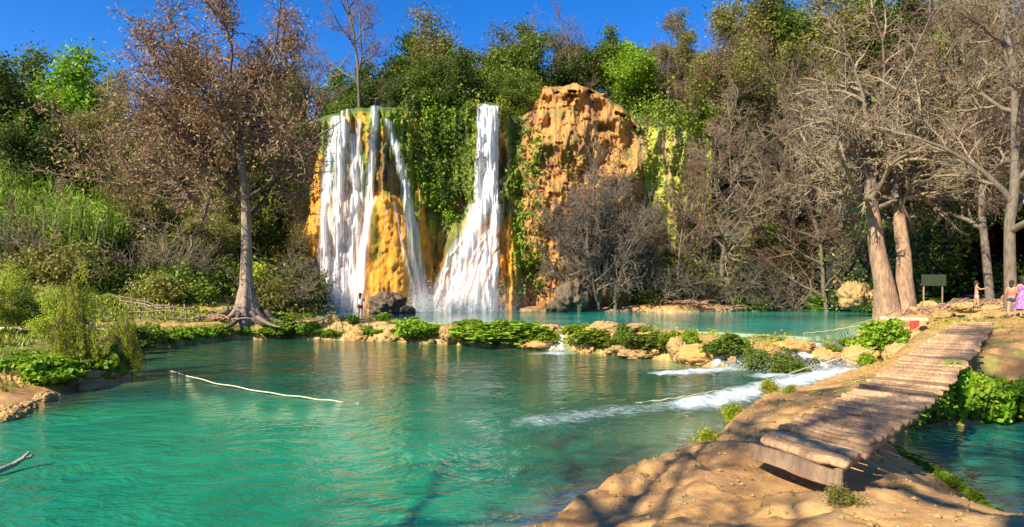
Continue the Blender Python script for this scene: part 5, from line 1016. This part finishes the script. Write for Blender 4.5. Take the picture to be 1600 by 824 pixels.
def person(loc, rz, H, arms, stride, skin, top, bottom, hairc, label, dress=False):
    """arms: per side (elbow, wrist) offsets from the shoulder; the figure faces -Y before it is turned"""
    k = H / 1.70; root = empty('person', loc, rz, k)
    V = []; E = []; Rd = []
    def v(p, r, parent=None): V.append(np.array(p, float)); Rd.append(r); i = len(V) - 1; (E.append((parent, i)) if parent is not None else None); return i
    pel = v((0, 0, .93), (.15, .11)); wa = v((0, 0, 1.08), (.125, .095), pel); ch = v((0, 0, 1.27), (.155, .105), wa); nk = v((0, .01, 1.42), (.07, .06), ch); n2 = v((0, .0, 1.49), (.05, .05), nk)
    hd = v((0, -.01, 1.58), (.075, .09), n2); v((0, 0, 1.66), (.065, .08), hd)
    hands = []
    for s, (el, wr) in zip((-1, 1), arms):
        sh = v((s * .17, .01, 1.39), .055, ch); e = v(V[sh] + el, .040, sh); w = v(V[e] + wr, .028, e); dd = V[w] - V[e]; dd /= np.linalg.norm(dd); pm = v(V[w] + dd * .075, (.036, .018), w)
        sd = np.cross(dd, (0, 1, .1)); sd /= np.linalg.norm(sd)
        for j, ln in enumerate((.055, .068, .064, .05)):
            f = v(V[pm] + sd * (j - 1.5) * .02 + dd * .03, .009, pm); g = v(V[f] + dd * ln * .6 + np.array([0, -.008, 0]), .008, f); v(V[g] + dd * ln * .5 + np.array([0, -.02, 0]), .007, g)
        t = v(V[w] + dd * .03 + sd * .035 * -s, .011, w); v(V[t] + dd * .045 + sd * -s * .015, .009, t)
    for s, st in ((-1, stride), (1, -stride)):
        hp = v((s * .09, 0, .86), (.095, .095), pel); kn = v((s * .095, -st * .5 - .01, .48), .060, hp); an = v((s * .095, -st + .03, .09), .038, kn); v((s * .10, -st - .10, .035), (.042, .028), an)
    skinned('body', V, E, Rd, [skin], root, 0)
    # head details
    ico = rock_mesh(3, skin, .0, 8)
    hr = ob('hair', rock_mesh(5, hairc, .10, 12), root, (0, .03, 1.63)); hr.scale = (.105, .115, .125)
    hb = ob('hair', rock_mesh(6, hairc, .08, 12), root, (0, .085, 1.50)); hb.scale = (.075, .045, .13)
    for s in (-1, 1): e = ob('eye', ico, root, (s * .032, -.088, 1.60)); e.scale = (.010, .006, .007); e.data = ico.copy(); e.data.materials.clear(); e.data.materials.append(hairc); r = ob('ear', ico, root, (s * .084, .0, 1.585)); r.scale = (.012, .02, .03)
    nz = ob('nose', ico, root, (0, -.103, 1.575)); nz.scale = (.012, .018, .02); mo = ob('mouth', flatm, root, (0, -.092, 1.54)); mo.scale = (.024, .008, .006)
    if not dress:
        tv = [np.array(p) for p in ((0, 0, .98), (0, 0, 1.08), (0, 0, 1.27), (0, .01, 1.385))]; sh = [((-.15, .01, 1.37)), ((.15, .01, 1.37))]
        if top: skinned('shirt', tv + [np.array(x) for x in sh], [(0, 1), (1, 2), (2, 3), (2, 4), (2, 5)], [(.17, .125), (.145, .115), (.172, .125), (.085, .075), .072, .072], [top], root, 0)
        skinned('shorts', [np.array(x) for x in ((0, 0, 1.0), (0, 0, .92), (-.09, 0, .84), (-.095, -stride * .2, .68), (.09, 0, .84), (.095, stride * .2, .68))], [(0, 1), (1, 2), (2, 3), (1, 4), (4, 5)], [(.15, .12), (.172, .13), .115, .10, .115, .10], [bottom], root, 0)
    else:
        zz = np.linspace(0, 1, 22); Vd = []
        for t in zz:
            z = 1.40 - 1.02 * t; rx = np.interp(t, [0, .15, .32, .5, 1], [.12, .185, .155, .205, .33]); ry = np.interp(t, [0, .15, .32, .5, 1], [.085, .135, .12, .155, .27])
            for a in np.linspace(0, 2 * np.pi, 33)[:-1]: w = 1 + .07 * t * math.sin(a * 7 + t * 3); Vd.append((rx * w * math.cos(a), ry * w * math.sin(a), z))
        i = np.arange(22 * 32).reshape(22, 32); j = np.roll(i, -1, 1); F = np.stack([i[:-1], j[:-1], j[1:], i[1:]], -1).reshape(-1, 4); ob('dress', mesh('dress', Vd, F, top), root)
    return tag(root, label, 'person')
sk = flat('sunlit_skin', (.50, .24, .14)); hairm = flat('dark_hair', (.025, .015, .01)); flatm = rock_mesh(9, flat('lips', (.35, .1, .08)), 0, 6)
x, y, z = P(563, 497, d=40.0)
person((x, y, H1(x, y)), 2.9, 1.62, ((np.array([-.07, -.12, -.22]), np.array([.10, -.17, .17])), (np.array([.07, -.12, -.22]), np.array([-.10, -.17, .17]))), .04, sk, flat('grey_print_top', (.55, .52, .55)), flat('black_shorts', (.02, .02, .025)), hairm, 'person in a pale top and black shorts standing on the rim before the veil fall')
x, y = P(1526, 474, d=31)[:2]
person((x, y, H1(x, y)), 1.1, 1.42, ((np.array([-.06, -.16, -.16]), np.array([.06, -.22, .05])), (np.array([.06, -.16, -.16]), np.array([-.06, -.22, .05]))), .12, sk, None, flat('tan_trunks', (.50, .40, .28)), hairm, 'bare chested child in tan trunks on the shady path')
x, y = P(1599, 488, d=26.5)[:2]
person((x, y, H1(x, y)), 2.6, 1.68, ((np.array([-.06, -.03, -.26]), np.array([-.02, -.12, -.22])), (np.array([.06, -.03, -.26]), np.array([.02, -.12, -.22]))), .10, sk, flat('purple_print_dress', (.20, .07, .28), .7, (.42, .22, .36)), None, hairm, 'person in a purple printed dress walking at the right edge', True)
x, y = P(1581, 482, d=28.5)[:2]
person((x, y, H1(x, y)), 2.2, 1.60, ((np.array([-.06, -.03, -.26]), np.array([-.02, -.12, -.22])), (np.array([.06, -.03, -.26]), np.array([.02, -.12, -.22]))), .16, sk, flat('rust_top', (.45, .16, .10)), flat('dark_shorts', (.04, .04, .05)), hairm, 'person in a rust coloured top walking beside the purple dress')

# ------------------------------------------------------------------ drop unused patterns, single out look-alikes
for k, (root, used) in PROTO.items():
    if not used:
        for c in list(root.children): bpy.data.objects.remove(c)
        bpy.data.objects.remove(root)
bpy.context.view_layer.update()
ORD = ['first', 'second', 'third', 'fourth', 'fifth', 'sixth', 'seventh', 'eighth', 'ninth', 'tenth', 'eleventh', 'twelfth', 'thirteenth', 'fourteenth', 'fifteenth', 'sixteenth']
by = {}
for o in C.objects:
    if o.parent is None and 'label' in o and o.location.y > 1: by.setdefault(o['label'], []).append(o)
for lb, os_ in by.items():
    if len(os_) < 2: continue
    os_.sort(key=lambda o: o.matrix_world.translation.x / o.matrix_world.translation.y)
    n = len(os_)
    if n <= 16 and True:
        for i, o in enumerate(os_):
            o['label'] = ('leftmost' if i == 0 else 'rightmost' if i == n - 1 else ORD[i] + ' from left') + ', ' + lb
